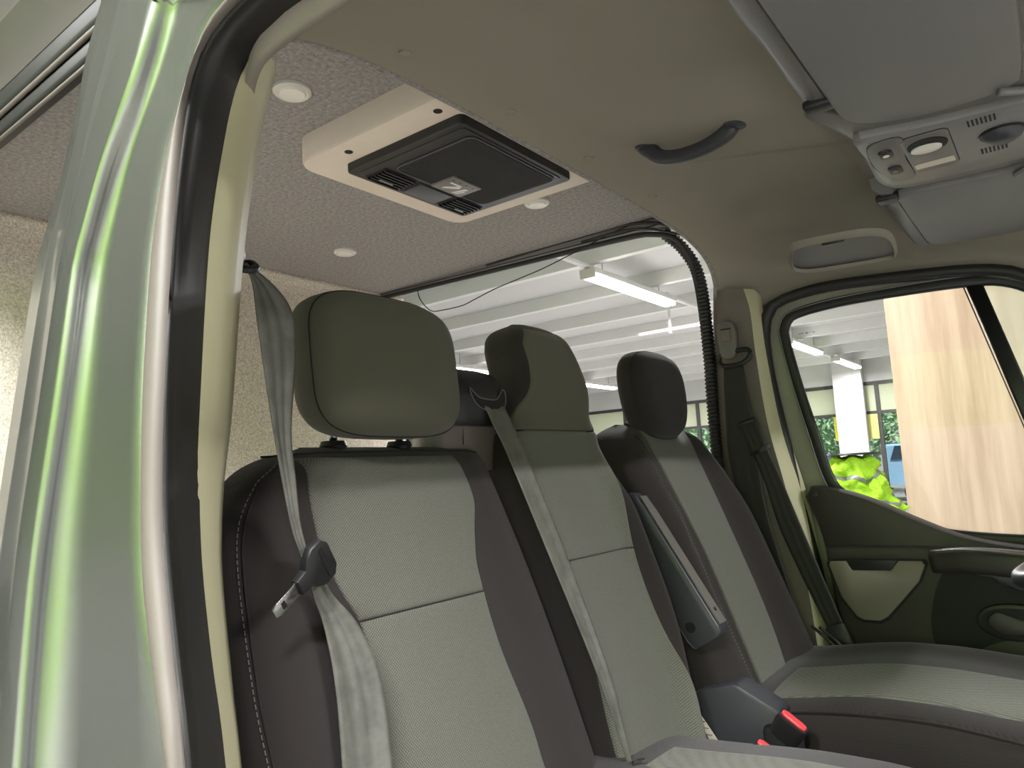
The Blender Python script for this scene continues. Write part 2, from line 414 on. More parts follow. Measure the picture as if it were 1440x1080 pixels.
# outside: ground, cars, trees
struct(box('ground', (-60, 24.2, -.12), (60, 80, -.02), M_ASPH), 'pale asphalt yard outside the windows')
def car(cx, cy, ln, h, w, paint, label, van=False, rot=0.0):
    t = thing('parked_car', label, 'car', (cx, cy, 0), 'cars parked outside the hall')
    if van: prof = [(-.5, .28), (.5, .28), (.5, .55), (.46, .62), (.36, .68), (.24, .97), (.15, 1.0), (-.46, 1.0), (-.5, .9)]
    else: prof = [(-.5, .25), (.5, .25), (.5, .5), (.46, .58), (.22, .64), (.08, .97), (-.02, 1.0), (-.26, .98), (-.42, .68), (-.5, .62)]
    rings = []
    for k, (yy, sc) in enumerate(((-.5, .9), (-.46, 1), (.46, 1), (.5, .9))):
        rings.append([Vector((cx+p[0]*ln*(1-.03*(k in (0, 3))), cy+yy*w, .02+(p[1]-.02)*h*(1 if p[1] < .7 else (.985 if sc == 1 else .95)))) for p in prof])
    smooth_angle(loft('body', rings, paint, t), 25)
    gp = [(.34, .7), (.23, .93), (.0, .94), (.0, .7)] if van else [(.2, .67), (.07, .93), (-.1, .94), (-.1, .67)]
    gq = [(-.02, .7), (-.02, .94), (-.4, .94), (-.44, .7)] if van else [(-.12, .67), (-.12, .94), (-.25, .93), (-.36, .7)]
    for g in (gp, gq): plate('side_window', [(u*ln, v*h) for u, v in g], (cx, cy-.5*w-.012, 0), (1, 0, 0), (0, 0, 1), .02, M_CGLASS, t)
    for wx in (-.3, .32):
        for s in (-1, 1): revolve('wheel', [(0, 0), (.2, 0), (.31, .02), (.32, .1), (.31, .18), (0, .2)], (cx+wx*ln, cy+s*w*.5-.1, .31), (0, 1, 0), M_TYRE, t, 16)
car(-2.2, 28.5, 4.6, 2.05, 1.9, M_CARB, 'pale blue parked van right of the white column outside', True)
car(-7.0, 29.5, 4.3, 1.75, 1.8, M_CARD, 'blue parked car left of the white column outside')
car(-1.0, 26.3, 4.2, 1.35, 1.75, M_CARD, 'dark blue low parked car just outside below the pale blue van')
car(-12.5, 29.0, 4.5, 1.6, 1.8, M_CARW, 'white parked car far off beyond the side opening')
car(-20.0, 30.0, 4.5, 1.6, 1.8, M_CARW, 'white parked car farthest off beyond the side opening')
def tree(cx, cy, h, r, seed, label):
    rnd = random.Random(seed); t = thing('tree', label, 'tree', (cx, cy, 0), 'trees beyond the parked cars')
    sweep('trunk', [(cx, cy, 0), (cx+.1, cy, h*.35), (cx, cy, h*.7)], circ(.16, 8), M_BARK, t, scale=lambda f: 1-.6*f)
    V = []; F = []
    for k in range(4200):
        th = rnd.uniform(0, 6.283); ph = math.acos(rnd.uniform(-1, 1)); q = r*rnd.uniform(.55, 1.05)*(1+.2*math.sin(5*th+seed)*math.sin(4*ph))
        c = Vector((cx+q*math.sin(ph)*math.cos(th), cy+q*math.sin(ph)*math.sin(th), h*.62+q*math.cos(ph)*.95)); s = rnd.uniform(.09, .2)
        a = Vector((rnd.uniform(-1, 1), rnd.uniform(-1, 1), rnd.uniform(-1, 1))).normalized(); b = a.orthogonal().normalized()
        i = len(V); V += [c-a*s, c+b*s*.5, c+a*s, c-b*s*.5]; F.append((i, i+1, i+2, i+3))
    me = bpy.data.meshes.new('foliage'); me.from_pydata(V, [], F); o = bpy.data.objects.new('foliage', me); COL.objects.link(o); me.materials.append(M_LEAF); setp(o, t); o['kind'] = 'stuff'
for i, (x, lb) in enumerate(((-19, 'green tree outside, first beyond the side opening'), (-13, 'green tree outside beyond the blue parked car'), (-7, 'green tree outside left of the white column'),
                             (-.6, 'green tree outside behind the pale blue van'), (5.8, 'green tree outside behind the wooden board'))):
    tree(x, 34+i % 2, 6.2, 2.9, i+3, lb)

# ================================================================ THE VAN: shell
struct(box('van_floor', (.0, -.88, .5), (1.5, .88, .56), M_DEEP), 'dark van cab floor')
struct(box('cargo_floor', (-1.35, -.88, .5), (.0, .88, .56), M_BEIGE), 'unseen load floor behind the seats, made pale to bounce light')  # out of view; pale so that it throws light up at the ceiling
struct(box('van_roof', (-1.4, -.86, 2.47), (.85, .86, 2.5), M_PAINT), 'silver outer roof skin of the van')
struct(box('cargo_ceiling', (-1.32, -.84, 2.40), (.13, .70, 2.44), M_CARPET), 'grey carpeted ceiling behind the seats')
wr = struct(curves_surface('wall_rear', [[(-1.30, y, .56), (-1.30, y, 1.5), (-1.30, y, 2.34), (-1.285, y, 2.385), (-1.25, y, 2.405)] for y in (-.9, -.4, .1, .5, .825)], M_CARPET2, None, 24, .03), 'carpet covered rear partition wall')
struct(box('wall_left', (-1.30, .82, .56), (.05, .86, 1.35), M_CARPET), 'carpeted lower side wall under the opening')

# cab headliner
W_ = lambda x: .80+.05*sst(.10, .25, x)
ZC = lambda x: 2.302-.18*max(0, x-.1)
ZS = spl([(.1, 2.08), (.25, 2.108), (.4, 2.112), (.635, 2.095), (.78, 2.07), (.86, 2.03), (1.0, 1.91), (1.1, 1.82)])
def liner_z(x, y):
    w = W_(x); q = min(1, abs(y)/w); z = ZS(x)+(ZC(x)-ZS(x))*(1-q**4.5)**(1/4.5)
    z += .028*sst(.07, .11, y)*(1-sst(.50, .62, y))*sst(.24, .36, x)*(1-sst(.60, .66, x))      # shallow recess over the driver
    z += .012*(1-sst(-.62, -.50, y))*0
    z += .04*sst(.22, .36, x)*(1-sst(.56, .64, x))*sst(-.68, -.5, y)*(1-sst(-.24, -.10, y))                                            # pressed bowl over the passenger
    return z
V = []; NX, NY = 60, 110
for i in range(NX):
    x = .10+1.0*(i/(NX-1))**1.2
    for j in range(NY):
        a = -math.pi/2+math.pi*j/(NY-1); y = W_(x)*math.copysign(abs(math.sin(a))**.9, math.sin(a)); V.append((x, y, liner_z(x, y)))
hl = struct(mk('cab_ceiling', V, grid_faces(NY, NX), M_LINER), 'taupe cloth headliner over the cab')
so = hl.modifiers.new('thickness', 'SOLIDIFY'); so.thickness = .012; so.offset = 0
arc = [Vector((.10, .80*math.sin(a)*1.0, liner_z(.10, .80*math.sin(a)))) for a in [-math.pi/2+math.pi*j/80 for j in range(81)]]
sweep('carpet_lip', [p+Vector((-.004, 0, -.001)) for p in arc], circ(.008, 8), M_CARPET, hl, up=(1, 0, 0))
curves_surface('edge_return', [[p+Vector((-.006, 0, 0)) for p in arc], [Vector((.09, p.y*1.04, max(p.z+.02, 2.40 if abs(p.y) < .7 else p.z+.12))) for p in arc]], M_CARPET, hl, 81, raw=True)
for x, y in ((.17, -.56), (.17, -.30), (.17, -.04), (.17, .25)):
    revolve('trim_button', [(0, 0), (.011, 0), (.009, -.004), (.004, -.006), (0, -.006)], (x, y, liner_z(x, y)-.005), (0, 0, 1), M_LINER, hl, 14)
# storage recess in the headliner above the driver door
sr = [(.405, .545), (.40, .50), (.43, .40), (.455, .365), (.55, .37), (.60, .39), (.622, .44), (.612, .56), (.59, .585), (.45, .57)]
zr = 2.10
bmv = cr([(x, y, zr+.06*(.6-y)) for x, y in sr], 48, True)
t = thing('overhead_pocket', 'dark shallow pocket in the headliner above the driver door', 'pocket', (.5, .48, 2.1))
ctr = sum(bmv, Vector())/48
ringo = [ctr+(p-ctr)*1.06+Vector((0, 0, .014)) for p in bmv]; ringi = [p+Vector((0, 0, -.001)) for p in bmv]; ringd = [ctr+(p-ctr)*.97+Vector((0, 0, .008)) for p in bmv]
loft('rim', [ringo, ringi, [ctr+(p-ctr)*.985+Vector((0, 0, .0)) for p in bmv], ringd], M_LINER, t, cap=False)
mk('pocket_floor', ringd, [tuple(range(48))], M_DOORP, t, False)
box('finger_notch', (.50, .372, 2.110), (.545, .386, 2.120), M_BLACK, t, bevel=.003)

# carpet roof rail over the big side opening, driver side
lr = struct(sweep('trim_1', [(-1.30, .712, 2.405), (-.6, .712, 2.392), (-.04, .712, 2.384), (.04, .715, 2.372)], rrect(.03, .034, .006), M_LGREYP), 'grey metal rail along the top of the side opening')
tube('seal', [(-1.30, .700, 2.424), (-.6, .700, 2.410), (.02, .700, 2.402)], .006, M_RUBBER, lr)
tube('rail_groove', [(-1.30, .697, 2.396), (-.6, .697, 2.384), (.02, .697, 2.374)], .002, M_BLACK, lr, 6)
sp = cr([(-1.30, .705, 2.384), (-.6, .705, 2.371), (-.16, .705, 2.362), (-.05, .71, 2.352), (.012, .735, 2.325), (.035, .775, 2.25), (.042, .80, 2.1), (.045, .81, 1.8), (.045, .82, 1.4), (.045, .82, 1.3)], 90)
sweep('seal', sp, rrect(.016, .018, .006, 2), M_RUBBER, lr, up=(0, 1, 0))
tube('seal', cr([(-.7, .698, 2.395), (-.35, .695, 2.402), (-.1, .69, 2.395), (.06, .70, 2.345)], 40), .005, M_RUBBER, lr)
tube('seal', cr([(-.3, .696, 2.385), (-.1, .692, 2.378), (.05, .71, 2.325)], 30), .004, M_RUBBER, lr)
struct(box('trim_3', (-1.30, .725, 2.43), (.1, .87, 2.47), M_RUBBER2), 'grey roof edge outside the side opening')
# far B pillar (driver side)
rear = [(.10, .79, 2.16), (.085, .795, 2.10), (.075, .80, 1.95), (.062, .80, 1.67), (.10, .80, 1.55), (.16, .80, 1.3), (.2, .80, .9), (.2, .8, .6)]
mid_ = [(.18, .787, 2.15), (.195, .782, 2.08), (.20, .78, 1.95), (.215, .78, 1.75), (.25, .78, 1.55), (.28, .78, 1.3), (.30, .78, .9), (.30, .78, .6)]
mid2 = [(.205, .80, 2.145), (.212, .80, 2.07), (.216, .798, 1.95), (.235, .80, 1.75), (.27, .80, 1.55), (.298, .80, 1.3), (.315, .80, .9), (.315, .80, .6)]
frn = [(.215, .83, 2.13), (.218, .83, 2.06), (.222, .83, 1.95), (.245, .835, 1.75), (.285, .84, 1.55), (.31, .84, 1.3), (.33, .84, .9), (.33, .84, .6)]
bk = [(.06, .87, 2.20), (.05, .87, 2.10), (.04, .87, 1.95), (.035, .88, 1.67), (.06, .88, 1.55), (.1, .88, 1.3), (.12, .88, .9), (.12, .88, .6)]
pl = struct(curves_surface('pillar_left', [bk, rear, [tuple((a+b)/2-(.014 if i == 1 else 0) for i, (a, b) in enumerate(zip(p, q))) for p, q in zip(rear, mid_)], mid_], M_PTRIM, None, 60), 'grey brown belt pillar trim behind the driver seat')
curves_surface('pillar_edge', [mid_, mid2, frn], M_CREAM, pl, 60)
box('pillar_filler', (.10, .855, 2.02), (.225, .875, 2.24), M_PTRIM, pl)
# near B pillar (passenger side, in front of the camera)
C1 = [(.33, -.90, .8), (.29, -.885, 1.15), (.212, -.862, 1.384), (.184, -.854, 1.457), (.148, -.843, 1.572), (.138, -.834, 1.657), (.142, -.826, 1.74), (.138, -.808, 1.92), (.148, -.796, 2.04), (.160, -.790, 2.10), (.175, -.785, 2.15)]
C2 = [(.37, -.95, .8), (.335, -.935, 1.2), (.273, -.919, 1.414), (.236, -.910, 1.498), (.206, -.902, 1.581), (.188, -.894, 1.658), (.178, -.885, 1.74), (.168, -.868, 1.92), (.178, -.856, 2.035), (.196, -.851, 2.095), (.225, -.847, 2.128)]
C2L = C2[:-1]+[(.222, -.848, 2.124), (.258, -.847, 2.133), (.323, -.846, 2.138), (.6, -.846, 2.125), (.8, -.845, 2.09), (1.0, -.85, 1.97), (1.3, -.87, 1.6)]
C3 = [(.40, -.985, .8), (.37, -.975, 1.2), (.309, -.966, 1.437), (.284, -.96, 1.496), (.25, -.952, 1.58), (.232, -.946, 1.64), (.218, -.938, 1.74), (.200, -.921, 1.90), (.196, -.909, 2.01), (.207, -.903, 2.078), (.232, -.899, 2.11), (.29, -.897, 2.127), (.36, -.896, 2.125), (.6, -.895, 2.11), (.8, -.89, 2.07), (1.0, -.895, 1.95), (1.3, -.915, 1.58)]
P1 = [(.4, -1.0, .8), (.37, -.99, 1.2), (.33, -.983, 1.387), (.289, -.977, 1.451), (.239, -.967, 1.546), (.216, -.961, 1.609), (.189, -.948, 1.74), (.175, -.935, 1.87), (.176, -.929, 1.931), (.187, -.921, 2.005), (.212, -.915, 2.068), (.235, -.911, 2.112), (.271, -.909, 2.129), (.32, -.909, 2.135), (.386, -.91, 2.135), (.6, -.91, 2.12), (.8, -.905, 2.08), (1.0, -.91, 1.96), (1.3, -.93, 1.6)]
P2 = [(.33, -1.01, .8), (.30, -1.0, 1.2), (.277, -.988, 1.376), (.258, -.983, 1.433), (.23, -.973, 1.527), (.198, -.965, 1.609), (.174, -.952, 1.741), (.158, -.939, 1.873), (.159, -.933, 1.934), (.167, -.925, 2.011), (.187, -.918, 2.076), (.223, -.915, 2.12), (.251, -.912, 2.145), (.3, -.912, 2.155), (.38, -.912, 2.158), (.6, -.912, 2.14), (.8, -.907, 2.10), (1.0, -.915, 1.98), (1.3, -.935, 1.62)]
P3 = [(.13, -1.02, .8), (.12, -1.01, 1.2), (.103, -1.001, 1.338), (.088, -.995, 1.405), (.068, -.982, 1.528), (.062, -.974, 1.609), (.068, -.960, 1.752), (.067, -.946, 1.892), (.077, -.942, 1.93), (.101, -.935, 1.997), (.142, -.929, 2.057), (.171, -.923, 2.12), (.20, -.919, 2.175), (.26, -.916, 2.205), (.36, -.914, 2.215), (.6, -.914, 2.20), (.8, -.91, 2.15), (1.0, -.92, 2.02), (1.3, -.94, 1.66)]
P4 = [(.12, -1.04, .8), (.11, -1.03, 1.2), (.091, -1.018, 1.342), (.077, -1.011, 1.408), (.060, -1.0, 1.518), (.053, -.991, 1.61), (.056, -.977, 1.752), (.057, -.963, 1.89), (.067, -.959, 1.928), (.092, -.952, 1.998), (.122, -.947, 2.054), (.150, -.941, 2.11), (.168, -.935, 2.18), (.20, -.930, 2.224), (.34, -.92, 2.26), (.6, -.92, 2.25), (.8, -.92, 2.2), (1.0, -.93, 2.06), (1.3, -.95, 1.7)]
P5 = [(.06, -1.035, .8), (.055, -1.03, 1.2), (.042, -1.017, 1.329), (.031, -1.01, 1.399), (.02, -.997, 1.527), (.013, -.989, 1.61), (.017, -.974, 1.757), (.02, -.96, 1.899), (.022, -.956, 1.94), (.039, -.948, 2.02), (.053, -.942, 2.085), (.071, -.935, 2.149), (.085, -.928, 2.22), (.098, -.922, 2.283), (.3, -.90, 2.34), (.6, -.90, 2.33), (.8, -.90, 2.28), (1.0, -.92, 2.1), (1.3, -.95, 1.74)]
P6 = [(-.05, -1.03, .8), (-.055, -1.02, 1.2), (-.065, -1.008, 1.298), (-.079, -1.0, 1.375), (-.088, -.986, 1.516), (-.094, -.977, 1.607), (-.092, -.961, 1.769), (-.084, -.946, 1.924), (-.073, -.941, 1.967), (-.044, -.934, 2.041), (-.028, -.926, 2.12), (-.02, -.919, 2.189), (.005, -.912, 2.26), (.024, -.905, 2.332), (.3, -.87, 2.42), (.6, -.87, 2.42), (.8, -.88, 2.36), (1.0, -.9, 2.18), (1.3, -.94, 1.8)]
P7 = [(p[0]-.004, p[1]+.12, p[2]) for p in P6]
P65 = [(p[0]-.006, p[1]+.012, p[2]) for p in P6]
def mixc(a, b, f, off=(0, 0, 0)): return [tuple(p[i]*(1-f)+q[i]*f+off[i] for i in range(3)) for p, q in zip(a, b)]
pr_ = thing('pillar_right', 'silver painted door pillar beside the open passenger doorway', None) if False else None
prt = struct(curves_surface('pillar_right', [cr(P1, 120), cr(mixc(P1, P2, .6, (.002, -.002, 0)), 120), cr(P2, 120), cr(mixc(P2, P3, .5, (.002, -.004, 0)), 120), cr(P3, 120),
      cr(mixc(P3, P4, .35, (.006, -.001, 0)), 120), cr(mixc(P3, P4, .8, (.006, -.004, 0)), 120), cr(P4, 120), cr(mixc(P4, P5, .5, (.001, -.006, 0)), 120), cr(P5, 120), cr(mixc(P5, P6, .5, (.0, -.001, 0)), 120), cr(P6, 120), cr(P65, 120), cr(P7, 120)], M_PAINT, None, 120, raw=True), 'silver painted door pillar beside the open passenger doorway')
def bulge(a, b, f, h): return mixc(a, b, f, (.55*h, -.8*h, 0))
C2r = cr(C2L, 120); C3r = cr(C3, 120); P1r = cr(P1, 120)
def seal_rows(A, B, hs): return [[p.lerp(q, f)+Vector((.55*h, -.8*h, -.3*h)) for p, q in zip(A, B)] for f, h in hs]
curves_surface('door_seal', seal_rows(C2r, C3r, [(0, -.006), (.02, .004), (.2, .009), (.45, .010), (.7, .009), (.8, .003), (.86, .010), (.98, .011), (1, 0)]), M_RUBBER, prt, 120, raw=True)
curves_surface('seal_lip', seal_rows(C3r, P1r, [(0, .002), (.15, .010), (.5, .013), (.85, .009), (1, -.002)]), M_RUBBER2, prt, 120, raw=True)
curves_surface('pillar_trim', [[(p[0]-.012, p[1]-.07, p[2]) for p in C1], C1, mixc(C1, C2, .25, (.006, -.002, 0)), mixc(C1, C2, .6, (.008, -.003, 0)), C2], M_CREAM, prt, 80)
jt = []
for cc, zz in ((P6, 2.150), (mixc(P6, P5, .5, (0, -.001, 0)), 2.158), (P5, 2.163), (mixc(P5, P4, .5, (.001, -.006, 0)), 2.145), (P4, 2.118), (mixc(P3, P4, .5, (.006, -.003, 0)), 2.116), (P3, 2.118)):
    best = min(cr(cc, 400), key=lambda q: abs(q.z-zz)); jt.append(best+Vector((.0005, -.001, 0)))
tube('panel_joint', cr(jt, 24), .0012, M_RUBBER, prt, 6)
# roof rail and seals over the passenger side sliding door opening
rr = struct(curves_surface('trim_2', [[(-1.4, y, z), (-.6, y, z), (.02, y, z)] for y, z in ((-.93, 2.53), (-.905, 2.51), (-.90, 2.475), (-.893, 2.470), (-.885, 2.44), (-.888, 2.425), (-.868, 2.385), (-.862, 2.345), (-.85, 2.342))], M_RAIL, None, 10, smooth=True), 'grey painted roof rail over the open sliding door')
smooth_angle(rr, 35)
sweep('seal', [(-1.4, -.852, 2.322), (.0, -.852, 2.322)], rrect(.03, .036, .008), M_RUBBER, rr)
tube('seal_bead', [(-1.4, -.862, 2.300), (.0, -.862, 2.300)], .004, M_RUBBER2, rr, 8)
sweep('seal', [(-1.4, -.846, 2.285), (.0, -.846, 2.285)], rrect(.026, .026, .006), M_RUBBER, rr)
tube('seal_bead', [(-1.4, -.853, 2.268), (.0, -.853, 2.268)], .003, M_RUBBER2, rr, 8)

# ---------------------------------------------------------------- driver door
YD = .86
O_ = [(.30, 1.30), (.265, 1.55), (.235, 1.75), (.215, 1.92), (.215, 2.03), (.235, 2.08), (.27, 2.105), (.40, 2.12), (.635, 2.105), (.78, 2.085), (.86, 2.045), (1.0, 1.93), (1.3, 1.60), (1.36, 1.3), (1.36, .7), (.8, .65), (.37, .7), (.33, 1.0)]
door_o = cr([(x, YD, z) for x, z in O_], 120, True)
door = struct(thing('door_1', 'driver door with dark trim panel and tall window', 'door')); del door['category']
WG = [(.385, 1.54), (.345, 1.59), (.315, 1.72), (.285, 1.86), (.262, 2.0), (.268, 2.035), (.295, 2.062), (.40, 2.076), (.55, 2.078), (.72, 2.072), (.80, 2.058), (.87, 2.015), (1.0, 1.90), (1.24, 1.62), (1.26, 1.50), (1.2, 1.44), (.9, 1.425), (.62, 1.44), (.48, 1.49)]
win = cr([(x, YD, z) for x, z in WG], 160, True)
# frame: outline matched by angle about the window middle
def ang_match(outer, inner, c):
    key = lambda p: math.atan2(p.z-c[1], p.x-c[0])
    A = sorted([(key(p), p) for p in outer], key=lambda t: t[0]); out = []
    for p in inner:
        a = key(p); best = None
        for i in range(len(A)):
            a0, p0 = A[i-1]; a1, p1 = A[i]
            if i == 0: a0 -= 2*math.pi
            for aa in (a, a-2*math.pi):
                if a0 <= aa <= a1: best = p0.lerp(p1, (aa-a0)/(a1-a0) if a1 > a0 else 0)
        out.append(best if best is not None else A[0][1])
    return out
outm = ang_match(cr([(x, YD, z) for x, z in O_], 400, True), win, (.7, 1.75))
ring_plate('door_frame', outm, win, M_DFRAME, door, .035)
sweep('door_seal', [p+Vector((0, -.028, 0)) for p in door_o], rrect(.028, .036, .012, 3), M_RUBBER, door, True, up=(0, 1, 0))
sweep('inner_lip', [p+Vector((0, -.004, 0)) for p in outm], circ(.005, 6), M_RUBBER2, door, True, up=(0, 1, 0))
cw = sum(win, Vector())/len(win)
sweep('window_seal', [p+Vector((0, -.004, 0)) for p in win], rrect(.030, .02, .008, 3), M_BLACK, door, True, up=(0, 1, 0))
sweep('chrome_bead', [p+(cw-p).normalized()*-.012+Vector((0, -.016, 0)) for p in win], circ(.0022, 6), M_LGREYP, door, True, up=(0, 1, 0))
def split_poly(pts, f):
    """part of a closed outline where f >= 0"""
    out = []; n = len(pts)
    for i in range(n):
        a, b = pts[i], pts[(i+1) % n]; fa, fb = f(a), f(b)
        if fa >= 0: out.append(a)
        if fa*fb < 0: out.append(a.lerp(b, fa/(fa-fb)))
    return out
bar = lambda p: (p.x-.735)-(2.064-p.z)*.235          # the slanted divider bar
gl = mk('window_pane', [p+Vector((0, .012, 0)) for p in split_poly(win, lambda p: -bar(p))], [tuple(range(len(split_poly(win, lambda p: -bar(p)))))], M_GLASS, door, False)
gq = mk('quarter_pane', [p+Vector((0, .012, 0)) for p in split_poly(win, bar)], [tuple(range(len(split_poly(win, bar))))], M_GLASSQ, door, False)
sweep('divider_bar', [(.735, YD, 2.068), (.735+.62*.235, YD, 2.064-.62)], rrect(.036, .022, .006), M_BLACK, door, up=(0, 1, 0))
sweep('divider_bead', [(.713, YD-.010, 2.064), (.713+.62*.235, YD-.010, 2.064-.62)], circ(.0018, 6), M_RUBBER2, door)
# trim panel
TP = [(.288, 1.545), (.296, 1.568), (.315, 1.575), (.344, 1.571), (.40, 1.555), (.463, 1.530), (.55, 1.485), (.644, 1.445), (.77, 1.42), (1.0, 1.40), (1.34, 1.38), (1.34, .75), (.40, .75), (.345, 1.2), (.325, 1.42), (.305, 1.50)]
tp = [(p.x, p.z) for p in cr([(x, 0, z) for x, z in TP], 100, True)]
plate('upper_trim', tp, (0, .86, 0), (1, 0, 0), (0, 0, 1), .06, M_DOORP, door, .012)
LP = [(.335, 1.385), (.34, 1.405), (.36, 1.415), (.60, 1.418), (.78, 1.40), (1.34, 1.36), (1.34, .76), (.42, .76), (.36, 1.2)]
lp = [(p.x, p.z) for p in cr([(x, 0, z) for x, z in LP], 90, True)]
plate('lower_trim', lp, (0, .81, 0), (1, 0, 0), (0, 0, 1), .035, M_DOORP, door, .012)
PK = [(.347, 1.379), (.385, 1.381), (.398, 1.358), (.488, 1.360), (.508, 1.384), (.560, 1.386), (.566, 1.376), (.548, 1.335), (.470, 1.246), (.452, 1.235), (.414, 1.235), (.398, 1.243), (.366, 1.29), (.343, 1.37)]
plate('pocket_lid', PK, (0, .775, 0), (1, 0, 0), (0, 0, 1), .010, M_POCKET, door, .003, label='taupe lid of the door pocket')
def grow(pts, d):
    n = len(pts); cx = sum(p[0] for p in pts)/n; cz = sum(p[1] for p in pts)/n; out = []
    for u, v in pts:
        k = math.hypot(u-cx, v-cz); out.append((cx+(u-cx)*(k+d)/k, cz+(v-cz)*(k+d)/k))
    return out
plate('pocket_gap', grow([p for p in PK if p not in ((.398, 1.358), (.488, 1.360))], .008), (0, .776, 0), (1, 0, 0), (0, 0, 1), .004, M_DEEP, door)
plate('pocket_notch', [(.388, 1.384), (.505, 1.386), (.492, 1.352), (.394, 1.350)], (0, .774, 0), (1, 0, 0), (0, 0, 1), .006, M_BLACK, door, .002)
revolve('screw', [(0, 0), (.008, 0), (.008, -.003), (.004, -.004), (0, -.002)], (.315, .80, 1.552), (0, 1, 0), M_BLACK, door, 14)
# grab grip along the door, its dark bay and the lever
gp = cr([(.585, .775, 1.385), (.66, .755, 1.392), (.77, .745, 1.385), (.95, .75, 1.36), (1.2, .77, 1.34)], 40)
sweep('grip', gp, [(a, b) for a, b in rrect(.05, .062, .018, 4)], M_DOORP, door, scale=lambda f: .9+.15*math.sin(math.pi*f))
tube('grip_edge', [p+Vector((0, -.026, .026)) for p in gp], .003, M_RUBBER2, door, 6)
BAY = [(.60, 1.355), (.655, 1.36), (.70, 1.352), (.9, 1.33), (.9, 1.22), (.72, 1.21), (.63, 1.17), (.575, 1.17), (.565, 1.25)]
plate('bay', [(p.x, p.z) for p in cr([(x, 0, z) for x, z in BAY], 60, True)], (0, .776, 0), (1, 0, 0), (0, 0, 1), .003, M_DEEP, door)
plate('grip_underside', [(.685, 1.368), (.73, 1.37), (.95, 1.34), (.95, 1.30), (.78, 1.318), (.72, 1.338)], (0, .775, 0), (1, 0, 0), (0, 0, 1), .03, M_SLATE, door, .008)
OV = [(.735+.065*math.copysign(abs(math.cos(a))**.7, math.cos(a)), 1.252+.032*math.sin(a)) for a in [2*math.pi*i/40 for i in range(40)]]
lb = plate('handle_bezel', grow(OV, .010), (0, .774, 0), (1, 0, 0), (0, 0, 1), .008, M_BLACK, door, .004)
plate('handle_bay', OV, (0, .770, 0), (1, 0, 0), (0, 0, 1), .006, M_DEEP, door)
plate('handle_lever', [(p.x, p.z) for p in cr([(.683, 0, 1.252), (.70, 0, 1.276), (.73, 0, 1.268), (.78, 0, 1.248), (.775, 0, 1.232), (.71, 0, 1.226)], 40, True)], (0, .765, 0), (1, 0, 0), (0, 0, 1), .01, M_DOORP, door, .004)
# printed mark in the window corner
for k in range(7):
    box('etched_mark', (.300+k*.0065, YD+.008, 2.004+.0016*(k % 3)), (.3045+k*.0065, YD+.009, 2.0065+.0016*(k % 2)), M_POCKET, door)

